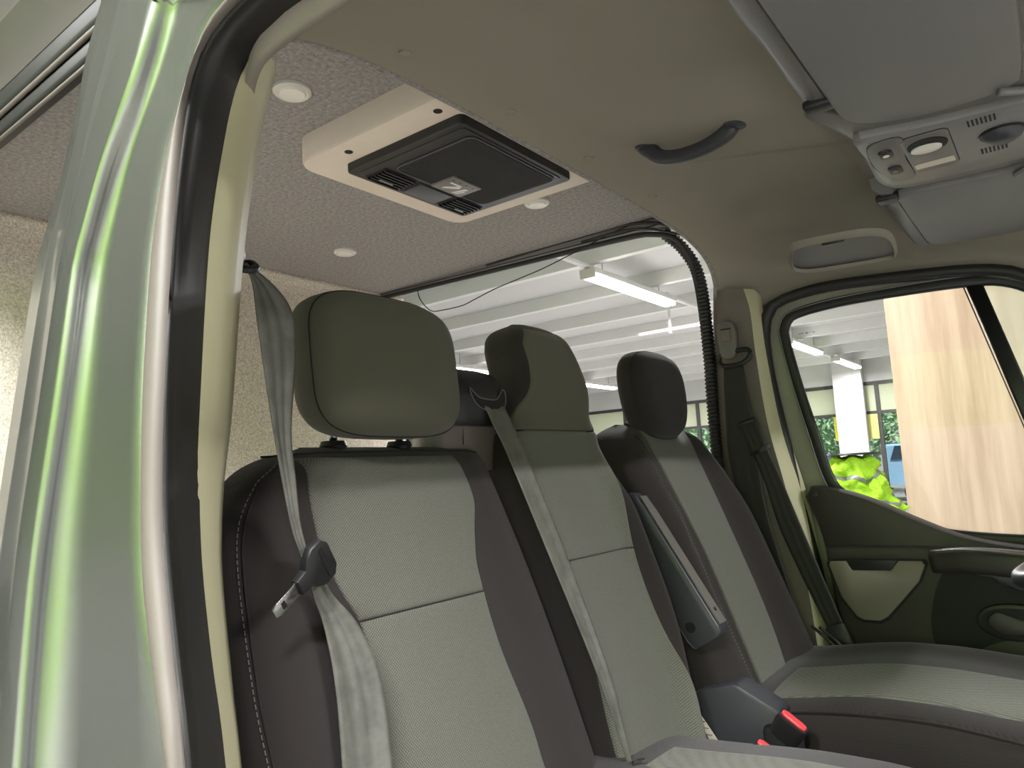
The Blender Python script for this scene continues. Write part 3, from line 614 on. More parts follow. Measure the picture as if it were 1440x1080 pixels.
# ================================================================ SEATS
class Back:
    """one backrest: outline yl/yr(z), front plane xp(z), rounded front with side bolsters"""
    def __init__(s, yl, yr, zb, zt, xp, T=.055, Tb=.075, n=4.0, BL=.02, BR=.02, rt=.05, bz=lambda z: 1):
        s.yl, s.yr, s.zb, s.zt, s.xp, s.T, s.Tb, s.n, s.BL, s.BR, s.rt, s.bz = yl, yr, zb, zt, xp, T, Tb, n, BL, BR, rt, bz
    def tz(s, z):
        q = max(0, (z-(s.zt-s.rt))/s.rt); return math.sqrt(max(0, 1-min(1, q)**2))
    def bol(s, q, z):
        b = s.BR if q > 0 else s.BL
        return b*math.exp(-((abs(q)-.80)/.17)**2)*s.bz(z)
    def front(s, y, z, lift=0):
        yc = (s.yl(z)+s.yr(z))/2; hw = (s.yr(z)-s.yl(z))/2; q = max(-1, min(1, (y-yc)/hw)); h = (1-abs(q)**s.n)**(1/s.n)
        return Vector((s.xp(z)-s.T+s.T*h*s.tz(z)+s.bol(q, z)*h*s.tz(z)+lift, y, z))
    def mesh(s, name, m, parent, rows=56, n=72):
        zs = [s.zb+(s.zt-s.rt-s.zb)*i/(rows-12) for i in range(rows-12)]+[s.zt-s.rt+s.rt*math.sin(math.pi/2*i/12)*.9995 for i in range(13)]
        rings = []
        for z in zs:
            yc = (s.yl(z)+s.yr(z))/2; hw = (s.yr(z)-s.yl(z))/2; r = []
            for i in range(n):
                a = 2*math.pi*i/n; c, d = math.cos(a), math.sin(a)
                q = math.copysign(abs(c)**(2/s.n), c); h = math.copysign(abs(d)**(2/s.n), d); t = s.tz(z)
                x = s.xp(z)-s.T+(s.T*h*t+s.bol(q, z)*h*t if h >= 0 else s.Tb*h*t)
                r.append(Vector((x, yc+hw*q, z)))
            rings.append(r)
        return loft(name, rings, m, parent)
    def panel(s, name, L_, R_, z0, z1, m, parent, lift=.004, nu=24, nv=36):
        e0 = [0, .004, .010, .02]; us = e0+[.02+.96*i/nu for i in range(1, nu)]+[1-e for e in e0[::-1]]; f0 = .0012/abs(z1-z0)
        vs = [0, f0, 2.5*f0, 6*f0]+[6*f0+(1-12*f0)*i/nv for i in range(1, nv)]+[1-6*f0, 1-2.5*f0, 1-f0, 1]; V = []
        for v in vs:
            z = z0+(z1-z0)*v
            for u in us:
                y = L_(z)+(R_(z)-L_(z))*u
                e = min(1, min(u, 1-u)/.02, min(v, 1-v)/(6*f0)); V.append(s.front(y, z, -.0015+(lift+.0015)*math.sqrt(max(0, 1-(1-e)**2))))
        return mk(name, V, grid_faces(len(us), len(vs)), m, parent)
    def line(s, name, yz, r, m, parent, lift=.001, n=60, dash=0):
        P = [s.front(p.y, p.z, lift) for p in cr([(0, y, z) for y, z in yz], n)]
        if not dash: return tube(name, P, r, m, parent, 6)
        V = []; F = []
        for k in range(0, n-1):
            if k % 3 == 2: continue
            a, b = P[k], P[k].lerp(P[k+1], .8); d = (b-a).normalized(); sx = Vector((1, 0, 0)).cross(d).normalized()*r; ux = Vector((r, 0, 0)); i = len(V)
            for q in (a, b): V += [q+sx, q+ux, q-sx, q-ux]
            F += [(i, i+1, i+5, i+4), (i+1, i+2, i+6, i+5), (i+2, i+3, i+7, i+6), (i+3, i, i+4, i+7), (i, i+3, i+2, i+1), (i+4, i+5, i+6, i+7)]
        o = mk(name, V, F, m, parent, False); o['kind'] = 'stuff'; return o
def headrest(prefix, yc, zc, hw, hh, xf, tilt, m, parent, T=.052, Tb=.058, n=3.2, drop=.0, wt=0.0, sl=0.0):
    """padded headrest block, front at xf, leaning by tilt (x per z); wt narrows the foot"""
    N = 56; rings = []
    def pt(a, r, dx):
        c, d = math.cos(a), math.sin(a); q = math.copysign(abs(c)**(2/n), c)*r; h = math.copysign(abs(d)**(2/n), d)*r
        z = zc+hh*h-(drop*(1-q*q) if h < 0 else 0)*(-h)-sl*max(0, h)*max(0, abs(q)-.2)**2
        return Vector((xf-T+dx+tilt*(z-zc), yc+hw*q*(1-wt*max(0, -h)), z))
    prof = [(.02, T), (.35, T*.99), (.6, T*.94), (.78, T*.83), (.9, T*.62), (.97, T*.32), (1, 0), (1.0, -Tb*.35), (.985, -Tb*.6), (.93, -Tb*.85), (.8, -Tb*.97), (.4, -Tb), (.02, -Tb)]
    for r, dx in prof: rings.append([pt(2*math.pi*i/N, r, dx) for i in range(N)])
    o = loft(prefix, rings, m, parent)
    tube('headrest_seam', [pt(2*math.pi*i/N, .984, T*.24) for i in range(N)], .0010, M_SEAM, o, 6, True)
    return o
XN = lambda z: .27*(1.70-z)
# ---- passenger bench
bench = thing('passenger_bench', 'two-place grey and charcoal passenger bench in front of the open doorway', 'seat', (.35, -.29, .56))
near = Back(spl([(.9, -.765), (1.394, -.772), (1.52, -.768), (1.60, -.752), (1.655, -.715), (1.69, -.655), (1.706, -.59)]), spl([(.9, -.085), (1.16, -.10), (1.47, -.145), (1.66, -.192), (1.706, -.205)]), .95, 1.708, XN, T=.055, Tb=.06, n=4.5, BL=.022, BR=.012, rt=.045)
near.mesh('backrest', M_DARK, bench)
nL = spl([(.95, -.60), (1.272, -.584), (1.376, -.577), (1.457, -.587), (1.50, -.608), (1.554, -.628), (1.633, -.637), (1.694, -.641)]); nR = spl([(.95, -.245), (1.174, -.272), (1.238, -.278), (1.378, -.309), (1.493, -.315), (1.55, -.302), (1.612, -.284), (1.694, -.302)])
near.panel('upper_panel', nL, nR, 1.4575, 1.690, M_GREY, bench); near.panel('lower_panel', nL, nR, .98, 1.4565, M_GREY, bench)
near.line('side_seam', [(-.655, 1.685), (-.70, 1.655), (-.735, 1.60), (-.748, 1.53), (-.752, 1.40), (-.745, 1.25), (-.74, 1.0)], .0016, M_SEAM, bench, .0005)
near.line('stitching', [(-.663, 1.684), (-.708, 1.652), (-.741, 1.60), (-.7535, 1.53), (-.757, 1.40), (-.750, 1.25), (-.745, 1.0)], .0008, M_STITCH, bench, .0018, 260, 1)
near.line('top_seam', [(-.66, 1.694), (-.5, 1.698), (-.3, 1.698), (-.205, 1.694)], .002, M_SEAM, bench, .0)
mid = Back(spl([(.9, -.10), (1.16, -.095), (1.47, -.125), (1.62, -.145), (1.72, -.145), (1.77, -.12), (1.82, -.082), (1.87, -.066), (1.93, -.055), (1.968, -.02), (1.988, .03)]), spl([(.9, .17), (1.13, .19), (1.349, .228), (1.55, .205), (1.70, .185), (1.78, .188), (1.87, .18), (1.93, .16), (1.968, .12), (1.988, .075)]), .95, 1.990, lambda z: XN(z)+.03-.02*sst(1.72, 1.78, z)+.035*sst(1.70, 1.86, z), T=.07, Tb=.05, n=4.2, BL=.004, BR=.055, rt=.05, bz=lambda z: 1-.85*sst(1.55, 1.72, z))
mid.mesh('middle_backrest', M_DARK, bench, 64, 80)
mL = spl([(.95, -.06), (1.129, -.085), (1.324, -.082), (1.478, -.088), (1.60, -.11), (1.735, -.145)]); mR = spl([(.95, .14), (1.082, .165), (1.167, .172), (1.31, .165), (1.479, .150), (1.616, .150), (1.735, .168)])
mid.panel('middle_upper_panel', mL, mR, 1.479, 1.737, M_GREY, bench); mid.panel('middle_lower_panel', mL, mR, 1.0, 1.478, M_GREY, bench)
hL = spl([(1.74, -.135), (1.78, -.10), (1.82, -.06), (1.88, -.04), (1.93, -.036), (1.966, -.012)]); hR = spl([(1.74, .168), (1.88, .165), (1.93, .145), (1.966, .112)])
mid.panel('head_panel', hL, hR, 1.738, 1.966, M_HEAD, bench, .004)
mid.line('head_seam', [(-.15, 1.738), (-.05, 1.728), (.06, 1.728), (.17, 1.74)], .0025, M_SEAM, bench, .0)
# hard shell on the back of the middle head section
plate('rear_shell', [(p.y, p.z) for p in cr([(0, -.03, 1.70), (0, -.045, 1.86), (0, -.03, 1.935), (0, .05, 1.955), (0, .13, 1.94), (0, .165, 1.86), (0, .16, 1.70)], 40, True)], (-.07, 0, 0), (0, 1, 0), (0, 0, 1), -.045, M_PTRIM, bench, 0)
hd = headrest('headrest', -.460, 1.840, .160, .117, .048, -.10, M_HEAD, bench, n=4.6, drop=.006, T=.05, Tb=.056, sl=.022)
def posts(ys, x, z0, z1, parent):
    for y in ys:
        tube('post', [(x, y, z0), (x, y, z1)], .0065, M_CHROME, parent, 10)
        revolve('post_collar', [(0, 0), (.019, 0), (.022, .006), (.019, .014), (0, .015)], (x, y, z0-.002), (0, 0, 1), M_BLACK, parent, 18)
posts((-.535, -.392), -.045, 1.705, 1.76, bench)
# belt outlet tower on the bench shoulder
rings = []
for z, yl, yr, xf, xb in ((1.66, -.30, -.13, -.03, -.12), (1.72, -.302, -.13, -.025, -.12), (1.76, -.304, -.128, -.02, -.12), (1.775, -.306, -.128, -.015, -.12)):
    rings.append([Vector(((xf+xb)/2+(xf-xb)*v, (yl+yr)/2+(yr-yl)*u, z)) for u, v in rrect(1, 1, .25, 4)])
tw = loft('belt_tower', rings, M_PTRIM, bench); smooth_angle(tw, 40)
tube('tower_joint', [(-.026, -.245, 1.71), (-.021, -.250, 1.775)], .0015, M_SEAM, tw, 6)
rings = []
for k, (z, yl, yr, xf, xb) in enumerate(((1.745, -.305, -.140, .000, -.115), (1.758, -.31, -.135, .008, -.12), (1.80, -.31, -.130, .010, -.12), (1.83, -.305, -.130, .004, -.115), (1.848, -.295, -.138, -.014, -.105), (1.856, -.27, -.16, -.035, -.09))):
    rings.append([Vector(((xf+xb)/2+(xf-xb)*v, (yl+yr)/2+(yr-yl)*u, z)) for u, v in rrect(1, 1, .3, 6)])
cap_ = loft('belt_outlet', rings, M_BLACK, bench, label=None) if False else loft('belt_outlet', rings, M_BLACK, bench); smooth_angle(cap_, 50)
sl = cr([(.0095, -.262, 1.815), (.0105, -.250, 1.806), (.011, -.232, 1.796), (.011, -.190, 1.794), (.0105, -.175, 1.802), (.009, -.160, 1.816), (.0095, -.153, 1.806), (.0105, -.156, 1.785), (.0105, -.172, 1.774), (.0105, -.22, 1.774), (.0105, -.248, 1.788)], 44, True)
mk('outlet_slot', sl, [tuple(range(44))], M_DEEP, cap_, False)
tube('outlet_rim', sl, .0012, M_GREYP, cap_, 6, True)
# bench cushion
def cbump(q, b): return b*math.exp(-((q-.78)/.18)**2)
def cushion(name, yl, yr, x0, x1, ztop, zbot, m, parent, n=3.6, b=0.0, r1=.09):
    rings = []; rows = 40
    for j in range(rows):
        f = j/(rows-1); x = x0+(x1-x0)*f; q = max(0, (x-(x1-r1))/r1); k = math.sqrt(max(.0004, 1-q*q)); zc = (ztop(x)+zbot)/2; hh = (ztop(x)-zbot)/2*(.35+.65*k)
        rings.append([Vector((x, (yl+yr)/2+(yr-yl)/2*math.copysign(abs(math.cos(a))**(2/n), math.cos(a)), zc+hh*math.copysign(abs(math.sin(a))**(2/n), math.sin(a))+(cbump(math.copysign(abs(math.cos(a))**(2/n), math.cos(a)), b)*k if math.sin(a) > 0 else 0))) for a in [2*math.pi*i/64 for i in range(64)]])
    return loft(name, rings, m, parent)
def top_panel(name, yl, yr, x0, x1, ztop, zbot, cyl, cyr, r1, m, parent, n=3.6, lift=.002, b=0.0):
    V = []; nu, nv = 24, 40
    for j in range(nv):
        x = x0+(x1-x0)*j/(nv-1); q = max(0, (x-(cyr[1]-r1))/r1); k = math.sqrt(max(.0004, 1-q*q)); zc = (ztop(x)+zbot)/2; hh = (ztop(x)-zbot)/2*(.35+.65*k)
        for i in range(nu):
            u = i/(nu-1); y = yl(x)+(yr(x)-yl(x))*u; s_ = (y-(cyl[0]+cyl[1])/2)/((cyl[1]-cyl[0])/2); h = (1-min(1, abs(s_))**n)**(1/n)
            e = min(1, min(u, 1-u)*12, min(j, nv-1-j)/3); V.append((x, y, zc+hh*h+cbump(s_, b)*k-.003+(lift+.003)*math.sqrt(max(0, 1-(1-e)**2))))
    return mk(name, V, grid_faces(nu, nv), m, parent)
zt1 = lambda x: 1.135+.02*sst(.2, .5, x)-.01*sst(.55, .7, x)
cushion('cushion', -.77, .195, .10, .70, zt1, .93, M_DARK, bench)
top_panel('cushion_panel', lambda x: -.10, lambda x: .025, .22, .66, zt1, .93, (-.77, .195), (0, .70), .09, M_GREY, bench)
top_panel('cushion_panel', lambda x: -.60, lambda x: -.28, .22, .66, zt1, .93, (-.77, .195), (0, .70), .09, M_GREY, bench)
box('seat_base', (.14, -.72, .56), (.62, .15, .94), M_DEEP, bench, bevel=.02)
# warning tag hanging between the bench and the driver's seat
tg = thing('paper_tag', 'long cream printed tag beside the middle backrest', 'tag', (.21, .215, 1.05))
tgo = ribbon('tag_strip', [(.185, .205, 1.135), (.205, .21, 1.10), (.225, .212, 1.06), (.235, .214, 1.02)], [(.189, .215, 1.142), (.222, .218, 1.095), (.248, .22, 1.055), (.262, .222, 1.02)], M_TAG, tg, 16, .001)
for k in range(7):
    f = .12+.11*k; a = Vector((.187+.05*f, .2075, 1.132-.112*f)); box('print_line', a+Vector((.004, -.003, -.0008)), a+Vector((.018+.01*f, -.0015, .0008)), M_INK, tg)

# ---- driver seat
drv = thing('driver_seat', 'charcoal driver seat with light grey centre panel at the far side', 'seat', (.5, .49, .56))
XD = lambda z: .04+.375*(1.75-z)
db = Back(spl([(.95, .27), (1.16, .25), (1.32, .243), (1.58, .24), (1.68, .248), (1.735, .285), (1.757, .34)]), spl([(.95, .74), (1.32, .752), (1.56, .742), (1.68, .715), (1.735, .67), (1.757, .60)]), 1.03, 1.76, XD, T=.06, Tb=.07, n=4.2, BL=.04, BR=.06, rt=.05, bz=lambda z: 1-.6*sst(1.5, 1.74, z))
db.mesh('backrest', M_DARK, drv)
dL = spl([(1.06, .43), (1.10, .40), (1.153, .40), (1.397, .405), (1.60, .375), (1.742, .345)]); dR = spl([(1.06, .52), (1.10, .55), (1.153, .575), (1.26, .605), (1.48, .612), (1.742, .60)])
db.panel('centre_panel', dL, dR, 1.065, 1.742, M_GREY, drv, .006)
db.line('side_seam', [(.30, 1.725), (.315, 1.60), (.32, 1.45), (.32, 1.3), (.335, 1.15), (.36, 1.09)], .0024, M_SEAM, drv, .0)
db.line('stitching', [(.296, 1.725), (.311, 1.60), (.316, 1.45), (.316, 1.3), (.331, 1.15), (.356, 1.09)], .0006, M_STITCH, drv, .0012, 260, 1)
headrest('headrest', 0.451, 1.838, .146, .110, .080, -.08, M_DARK, drv, n=3.2, T=.04, Tb=.042, drop=.012, wt=.10)
posts((.37, .51), .005, 1.75, 1.79, drv)
zt2 = lambda x: 1.155+.035*sst(.25, .55, x)-.012*sst(.6, .8, x)
cushion('cushion', .265, .765, .23, .84, zt2, .99, M_DARK, drv, n=3.4, r1=.08, b=.028)
top_panel('cushion_panel', lambda x: .32, lambda x: .54+.03*x, .30, .80, zt2, .99, (.265, .765), (0, .84), .08, M_GREY, drv, 3.4, b=.028)
tube('cushion_seam', cr([(.30, .275, zt2(.3)-.028), (.45, .272, zt2(.45)-.028), (.62, .272, zt2(.62)-.03), (.76, .275, zt2(.76)-.034), (.82, .30, zt2(.8)-.045)], 40), .0022, M_SEAM, drv, 6)
box('seat_base', (.32, .31, .56), (.78, .72, 1.0), M_DEEP, drv, bevel=.02)
# folded-up armrest
a0 = Vector((.078, .24, 1.60)); a1 = Vector((.262, .24, 1.298)); d = (a1-a0).normalized(); nrm = Vector((-d.z, 0, d.x)) if -d.z > 0 else Vector((d.z, 0, -d.x))
rings = []
for f, k in ((0, .75), (.02, .92), (.06, 1), (.94, 1), (.985, .93), (1, .78)):
    c = a0.lerp(a1, f); rings.append([c-nrm*.042+Vector((0, 1, 0))*u*.052*(.8+.2*k)+nrm*v*.084*k for u, v in rrect(1, 1, .16, 3)])
ar = loft('armrest', rings, M_SLATE, drv); smooth_angle(ar, 45)
plate('armrest_face', [(u*.018+0, v) for u, v in ((-1, .02), (1, .02), (1, .335), (-1, .335))], a0+nrm*.0015, (0, 1, 0), d, -.003, M_GREYP, ar)
c = a0.lerp(a1, .86); revolve('armrest_slot', [(0, 0), (.0045, 0), (.0045, .001), (0, .001)], c+nrm*.0045, nrm, M_DEEP, ar, 12)
c = a0.lerp(a1, .88)-nrm*.055+Vector((0, -.0268, 0)); revolve('pivot_hole', [(0, 0), (.011, 0), (.011, .002), (0, .002)], c, (0, -1, 0), M_DEEP, ar, 16)
# side cover with buckles
bx = [(.18, 1.165), (.20, 1.178), (.272, 1.198), (.285, 1.195), (.355, 1.160), (.362, 1.148), (.35, 1.05), (.34, .98), (.19, .98)]
plate('side_cover', bx, (0, .285, 0), (1, 0, 0), (0, 0, 1), .062, M_SLATE, drv, .010)
def buckle(p, dirv, lab):
    t = thing('belt_buckle', lab, 'buckle', p, 'belt buckles between the seats'); dv = Vector(dirv).normalized(); p = Vector(p)
    sd = dv.cross(Vector((0, 1, 0))).normalized(); y_ = sd.cross(dv)
    def cross(k, w, h): return [p+dv*k+y_*u*w+sd*v*h for u, v in rrect(1, 1, .25, 3)]
    o = loft('buckle_body', [cross(-.085, .03, .048), cross(-.07, .034, .056), cross(-.01, .034, .06), cross(0, .030, .056)], M_BLACK, t); smooth_angle(o, 40)
    o2 = loft('release_button', [cross(-.004, .016, .05), cross(.003, .016, .05), cross(.005, .012, .046)], M_RED, t); smooth_angle(o2, 40)
buckle((.395, .205, 1.148), (.55, -.25, .8), 'black buckle with red button beside the driver cushion')
buckle((.372, .125, 1.115), (.50, -.25, .83), 'black buckle with red button behind the bench cushion edge')
box('belt_stalk', (.33, .20, .98), (.40, .255, 1.13), M_DEEP, drv, bevel=.012)

# ================================================================ BELTS
# near outer belt
b1 = thing('seat_belt', 'slack grey seat belt with loose tongue hanging before the nearest backrest', 'seat belt', (.1, -.8, 1.9), 'cab seat belts')
ribbon('webbing', [(.100, -.786, 1.925), (.10, -.772, 1.905), (.10, -.765, 1.856), (.10, -.753, 1.777), (.10, -.742, 1.71), (.10, -.730, 1.645), (.10, -.719, 1.595), (.105, -.706, 1.553)],
       [(.090, -.772, 1.930), (.095, -.735, 1.905), (.093, -.708, 1.874), (.090, -.702, 1.817), (.092, -.712, 1.72), (.098, -.711, 1.66), (.10, -.706, 1.60), (.108, -.697, 1.552)], M_BELT, b1, 60, .0016, .003, rib=.0012)
ribbon('webbing', [(.112, -.703, 1.551), (.092, -.684, 1.512), (.098, -.672, 1.47), (.112, -.668, 1.402), (.135, -.678, 1.308), (.17, -.70, 1.15)],
       [(.112, -.693, 1.549), (.095, -.655, 1.508), (.104, -.620, 1.462), (.122, -.600, 1.394), (.147, -.606, 1.29), (.18, -.625, 1.15)], M_BELT, b1, 60, .0016, .006, rib=.0010)
tgA = Vector((.112, -.688, 1.552)); ax = Vector((.0, -.79, -.60)).normalized(); ay = Vector((-.25, .6, -.79)); ay = (ay-ax*ay.dot(ax)).normalized()
TB = [(-.012, -.030), (.006, -.031), (.020, -.022), (.026, -.013), (.043, -.011), (.043, .011), (.026, .013), (.020, .022), (.006, .031), (-.012, .030), (-.020, .018), (-.020, -.018)]
tb_ = plate('tongue_body', TB, tgA-(ax.cross(ay))*.005, ax, ay, .011, M_BLACK, b1, .003)
plate('tongue_slot', [(-.008, -.022), (-.001, -.022), (-.001, .022), (-.008, .022)], tgA+(ax.cross(ay))*.0055, ax, ay, .0012, M_DEEP, tb_)
plate('tongue_blade', [(.036, -.0095), (.078, -.0095), (.084, -.006), (.084, .006), (.078, .0095), (.036, .0095)], tgA-(ax.cross(ay))*.001, ax, ay, .0028, M_CHROME, b1, .0006)
plate('blade_hole', [(.066, -.005), (.072, -.005), (.072, .005), (.066, .005)], tgA+(ax.cross(ay))*.0017, ax, ay, .0006, M_DEEP, b1)
rr_ = revolve('anchor_cover', [(0, -.02), (.020, -.018), (.024, 0), (.022, .012), (.010, .020), (0, .021)], (.092, -.802, 1.935), (.2, 1, 0), M_BLACK, b1, 20)
sweep('guide_ring', cr([(.094, -.793, 1.920), (.106, -.780, 1.916), (.102, -.768, 1.922), (.09, -.768, 1.930), (.084, -.78, 1.928)], 30, True), circ(.005, 8), M_BLACK, b1, True)
# middle belt
b2 = thing('seat_belt', 'taut grey seat belt running down from the shoulder outlet between the two bench backrests', 'seat belt', (.0, -.15, 1.79), 'cab seat belts')
ribbon('webbing', [(.008, -.222, 1.788), (.022, -.212, 1.745), (.040, -.196, 1.687), (.094, -.150, 1.487), (.150, -.112, 1.293), (.188, -.098, 1.16), (.20, -.09, 1.09)],
       [(.008, -.162, 1.788), (.024, -.152, 1.745), (.042, -.138, 1.686), (.100, -.098, 1.477), (.160, -.080, 1.282), (.195, -.085, 1.143), (.205, -.08, 1.09)], M_BELT, b2, 60, .0016, .0025)
plate('end_fitting', rrect(.03, .09, .008), (.208, -.085, 1.10), (.6, .8, 0), (.2, -.15, 1), .006, M_CHROME, b2, .002)
# driver belt
b3 = thing('seat_belt', 'black seat belt on the belt pillar behind the driver seat', 'seat belt', (.12, .77, 1.95), 'cab seat belts')
AD = [(p.x, p.z) for p in cr([(.098, 0, 2.035), (.106, 0, 2.055), (.125, 0, 2.06), (.148, 0, 2.05), (.156, 0, 2.02), (.152, 0, 1.965), (.14, 0, 1.948), (.118, 0, 1.948), (.104, 0, 1.965)], 44, True)]
ad = plate('height_adjuster', AD, (0, .772, 0), (1, 0, 0), (0, 0, 1), .016, M_GREYP, b3, .005)
plate('adjuster_button', rrect(.026, .032, .003), (.128, .756, 2.015), (1, 0, 0), (0, 0, 1), .003, M_PTRIM, ad, .001)
plate('button_slot', rrect(.030, .003, .001), (.128, .7555, 2.034), (1, 0, 0), (0, 0, 1), .002, M_DEEP, ad)
sweep('guide_ring', cr([(.098, .765, 1.945), (.112, .758, 1.928), (.16, .755, 1.927), (.188, .76, 1.945), (.18, .762, 1.968), (.11, .765, 1.962)], 40, True), circ(.007, 8), M_BLACK, b3, True)
ribbon('webbing', [(.112, .757, 1.93), (.108, .752, 1.85), (.105, .752, 1.75), (.105, .752, 1.66), (.13, .757, 1.5), (.2, .765, 1.2)], [(.168, .757, 1.93), (.175, .752, 1.85), (.188, .752, 1.76), (.19, .754, 1.66), (.2, .757, 1.5), (.26, .765, 1.2)], M_BELTB, b3, 40)
ribbon('webbing', [(.142, .748, 1.76), (.165, .746, 1.70), (.20, .746, 1.60), (.235, .750, 1.45), (.325, .752, 1.215), (.35, .752, 1.17)], [(.192, .748, 1.775), (.212, .746, 1.70), (.248, .746, 1.60), (.285, .748, 1.48), (.366, .750, 1.228), (.39, .75, 1.17)], M_BELTB, b3, 40)
sweep('belt_keeper', [(.172, .744, 1.668), (.225, .744, 1.690)], rrect(.006, .014, .002), M_BLACK, b3)
plate('silver_print', [(0, 0), (.018, .012), (.05, .02), (.053, .025), (.04, .021), (.012, .016)], (.135, .7465, 1.742), (1, 0, 0), (.1, 0, 1), .001, M_CHROME, b3)
plate('tongue', rrect(.05, .07, .008), (.358, .750, 1.19), (.75, 0, .3), (-.3, 0, .75), .012, M_BLACK, b3, .004)
revolve('lower_anchor', [(0, 0), (.022, 0), (.022, .008), (.014, .012), (0, .012)], (.385, .755, 1.147), (0, -1, 0), M_BLACK, b3, 20)
sweep('lower_anchor_ring', [Vector((.385+.015*math.cos(a), .742, 1.147+.015*math.sin(a))) for a in [2*math.pi*i/24 for i in range(24)]], circ(.0022, 6), M_LGREYP, b3, True, up=(0, 1, 0))
for k in range(2): tube('buckle_strap', cr([(.29+.02*k, .742-.004*k, 1.215), (.33+.018*k, .735, 1.185), (.352+.016*k, .735, 1.16)], 16), .004, M_BLACK, b3, 6)

# ================================================================ CABIN THINGS
# roof air conditioner
ac = thing('roof_air_conditioner', 'black roof air conditioner set in a beige cover under the carpeted ceiling', 'air conditioner', (-.15, -.07, 2.4))
CV = [(p[0]-.145, p[1]-.072) for p in rrect(.50, .545, .05, 6)]
plate('cover', CV, (0, 0, 2.402), (1, 0, 0), (0, -1, 0), .062, M_BEIGE, ac, .010) if False else None
def down_plate(name, pts, ztop, th, m, parent, bevel=0, label=None):
    """outline in x, y extruded downward from ztop"""
    return plate(name, [(x, -y) for x, y in pts], (0, 0, ztop), (1, 0, 0), (0, -1, 0), th, m, parent, bevel, label=label)
down_plate('cover', CV, 2.402, .062, M_BEIGE, ac, .010)
rb = [(x-.136, y-.080) for x, y in rrect(.338, .390, .014, 5)]
down_plate('unit_frame', rb, 2.341, .020, M_BLACK, ac, .004)
down_plate('unit_tray', [(x-.132, y-.085) for x, y in rrect(.310, .345, .012, 4)], 2.3215, .003, M_BLACK, ac, .0015)
GX0, GX1, GY0, GY1 = -.205, .015, -.225, .075
gr = down_plate('grille_plate', [(x+(GX0+GX1)/2, y+(GY0+GY1)/2) for x, y in rrect(GX1-GX0, GY1-GY0, .018, 5)], 2.3190, .0025, M_DEEP, ac, .0008)
sweep('grille_border', [Vector((x+(GX0+GX1)/2, y+(GY0+GY1)/2, 2.3168)) for x, y in rrect(GX1-GX0, GY1-GY0, .018, 5)], circ(.0022, 6), M_SLATE, gr, True)
V = []; F = []
def mini(a, b, r):
    a = Vector(a); b = Vector(b); d = (b-a).normalized(); s_ = d.cross(Vector((0, 0, 1))).normalized()*r; i = len(V)
    for q in (a, b): V.extend([q+s_, q+Vector((0, 0, -r)), q-s_])
    F.extend([(i, i+1, i+4, i+3), (i+1, i+2, i+5, i+4)])
k = GX0+.006
while k < GX1-.004: mini((k, GY0+.006, 2.3160), (k, GY1-.006, 2.3160), .0010); k += .0046
k = GY0+.006
while k < GY1-.004: mini((GX0+.006, k, 2.3160), (GX1-.006, k, 2.3160), .0010); k += .0046
gm = mk('grille_mesh', V, F, M_BLACK, gr, False); gm['kind'] = 'stuff'
bd = down_plate('badge_plate', [(x-.172, y-.06) for x, y in rrect(.072, .098, .004, 3)], 2.3195, .008, M_GREYP, ac, .002)
# the mark on the badge: a slanted bar, a triangle and two stripes
for pts in ([(-.196, -.086), (-.186, -.086), (-.164, -.062), (-.164, -.052), (-.174, -.052)], [(-.164, -.092), (-.158, -.092), (-.158, -.054), (-.164, -.060)], [(-.198, -.050), (-.162, -.040), (-.162, -.028), (-.198, -.044)], [(-.198, -.040), (-.176, -.030), (-.176, -.024), (-.198, -.034)]):
    down_plate('badge_mark', pts, 2.3117, .0008, M_WHITEP, bd)
for k in range(4): box('badge_key', (-.150, -.098+k*.022, 2.3108), (-.147, -.094+k*.022, 2.3117), M_BLACK, bd)
for cy, wd in ((-.188, .09), (-.072, .115), (.042, .09)):
    down_plate('vent_cell', [(x-.252, y+cy) for x, y in rrect(.066, wd+.010, .004, 3)], 2.3190, .002, M_DEEP, ac, .001)
    if wd < .1:
        for q in range(6): box('vent_slat', (-.281+q*.0112, cy-wd/2, 2.3115), (-.2785+q*.0112, cy+wd/2, 2.3172), M_BLACK, ac, rot=None)
    else:
        down_plate('vent_blank', [(x-.252, y+cy) for x, y in rrect(.060, wd-.01, .004, 3)], 2.3175, .003, M_SLATE, ac, .001)
for cx, cy, l in ((-.262, -.195, .04), (-.262, .05, .03)): box('vent_tab', (cx-.003, cy-l/2, 2.3095), (cx+.003, cy+l/2, 2.3128), M_LGREYP, ac, bevel=.001)
down_plate('slider_key', [(-.262, -.08), (-.246, -.085), (-.256, -.076), (-.258, -.056), (-.264, -.056)], 2.3168, .0015, M_LGREYP, ac)
for x, y in ((-.25, -.311), (.004, -.309), (-.012, .135), (-.26, .135)):
    revolve('screw_hole', [(0, 0), (.009, 0), (.009, -.001), (0, -.0012)], (x, y, 2.3402), (0, 0, 1), M_SEAM, ac, 16)
# downlights
for x, y, lb in ((-.92, .24, 'small round white downlight in the carpet ceiling above the near headrest'), (-.218, -.474, 'round white downlight in the carpet ceiling beside the door pillar'), (-.22, .335, 'round white downlight in the carpet ceiling right of the air conditioner'), (-.92, -.47, 'round white downlight in the carpet ceiling behind the door pillar')):
    t = thing('downlight', lb, 'light', (x, y, 2.4), 'downlights in the carpet ceiling')
    revolve('bezel', [(.0, 0), (.036, 0), (.036, -.006), (.031, -.010), (.028, -.008), (0, -.008)], (x, y, 2.400), (0, 0, 1), M_WHITEP, t, 28)
    revolve('lens', [(0, 0), (.026, 0), (.024, -.004), (.012, -.006), (0, -.0065)], (x, y, 2.392), (0, 0, 1), M_LENS, t, 24)
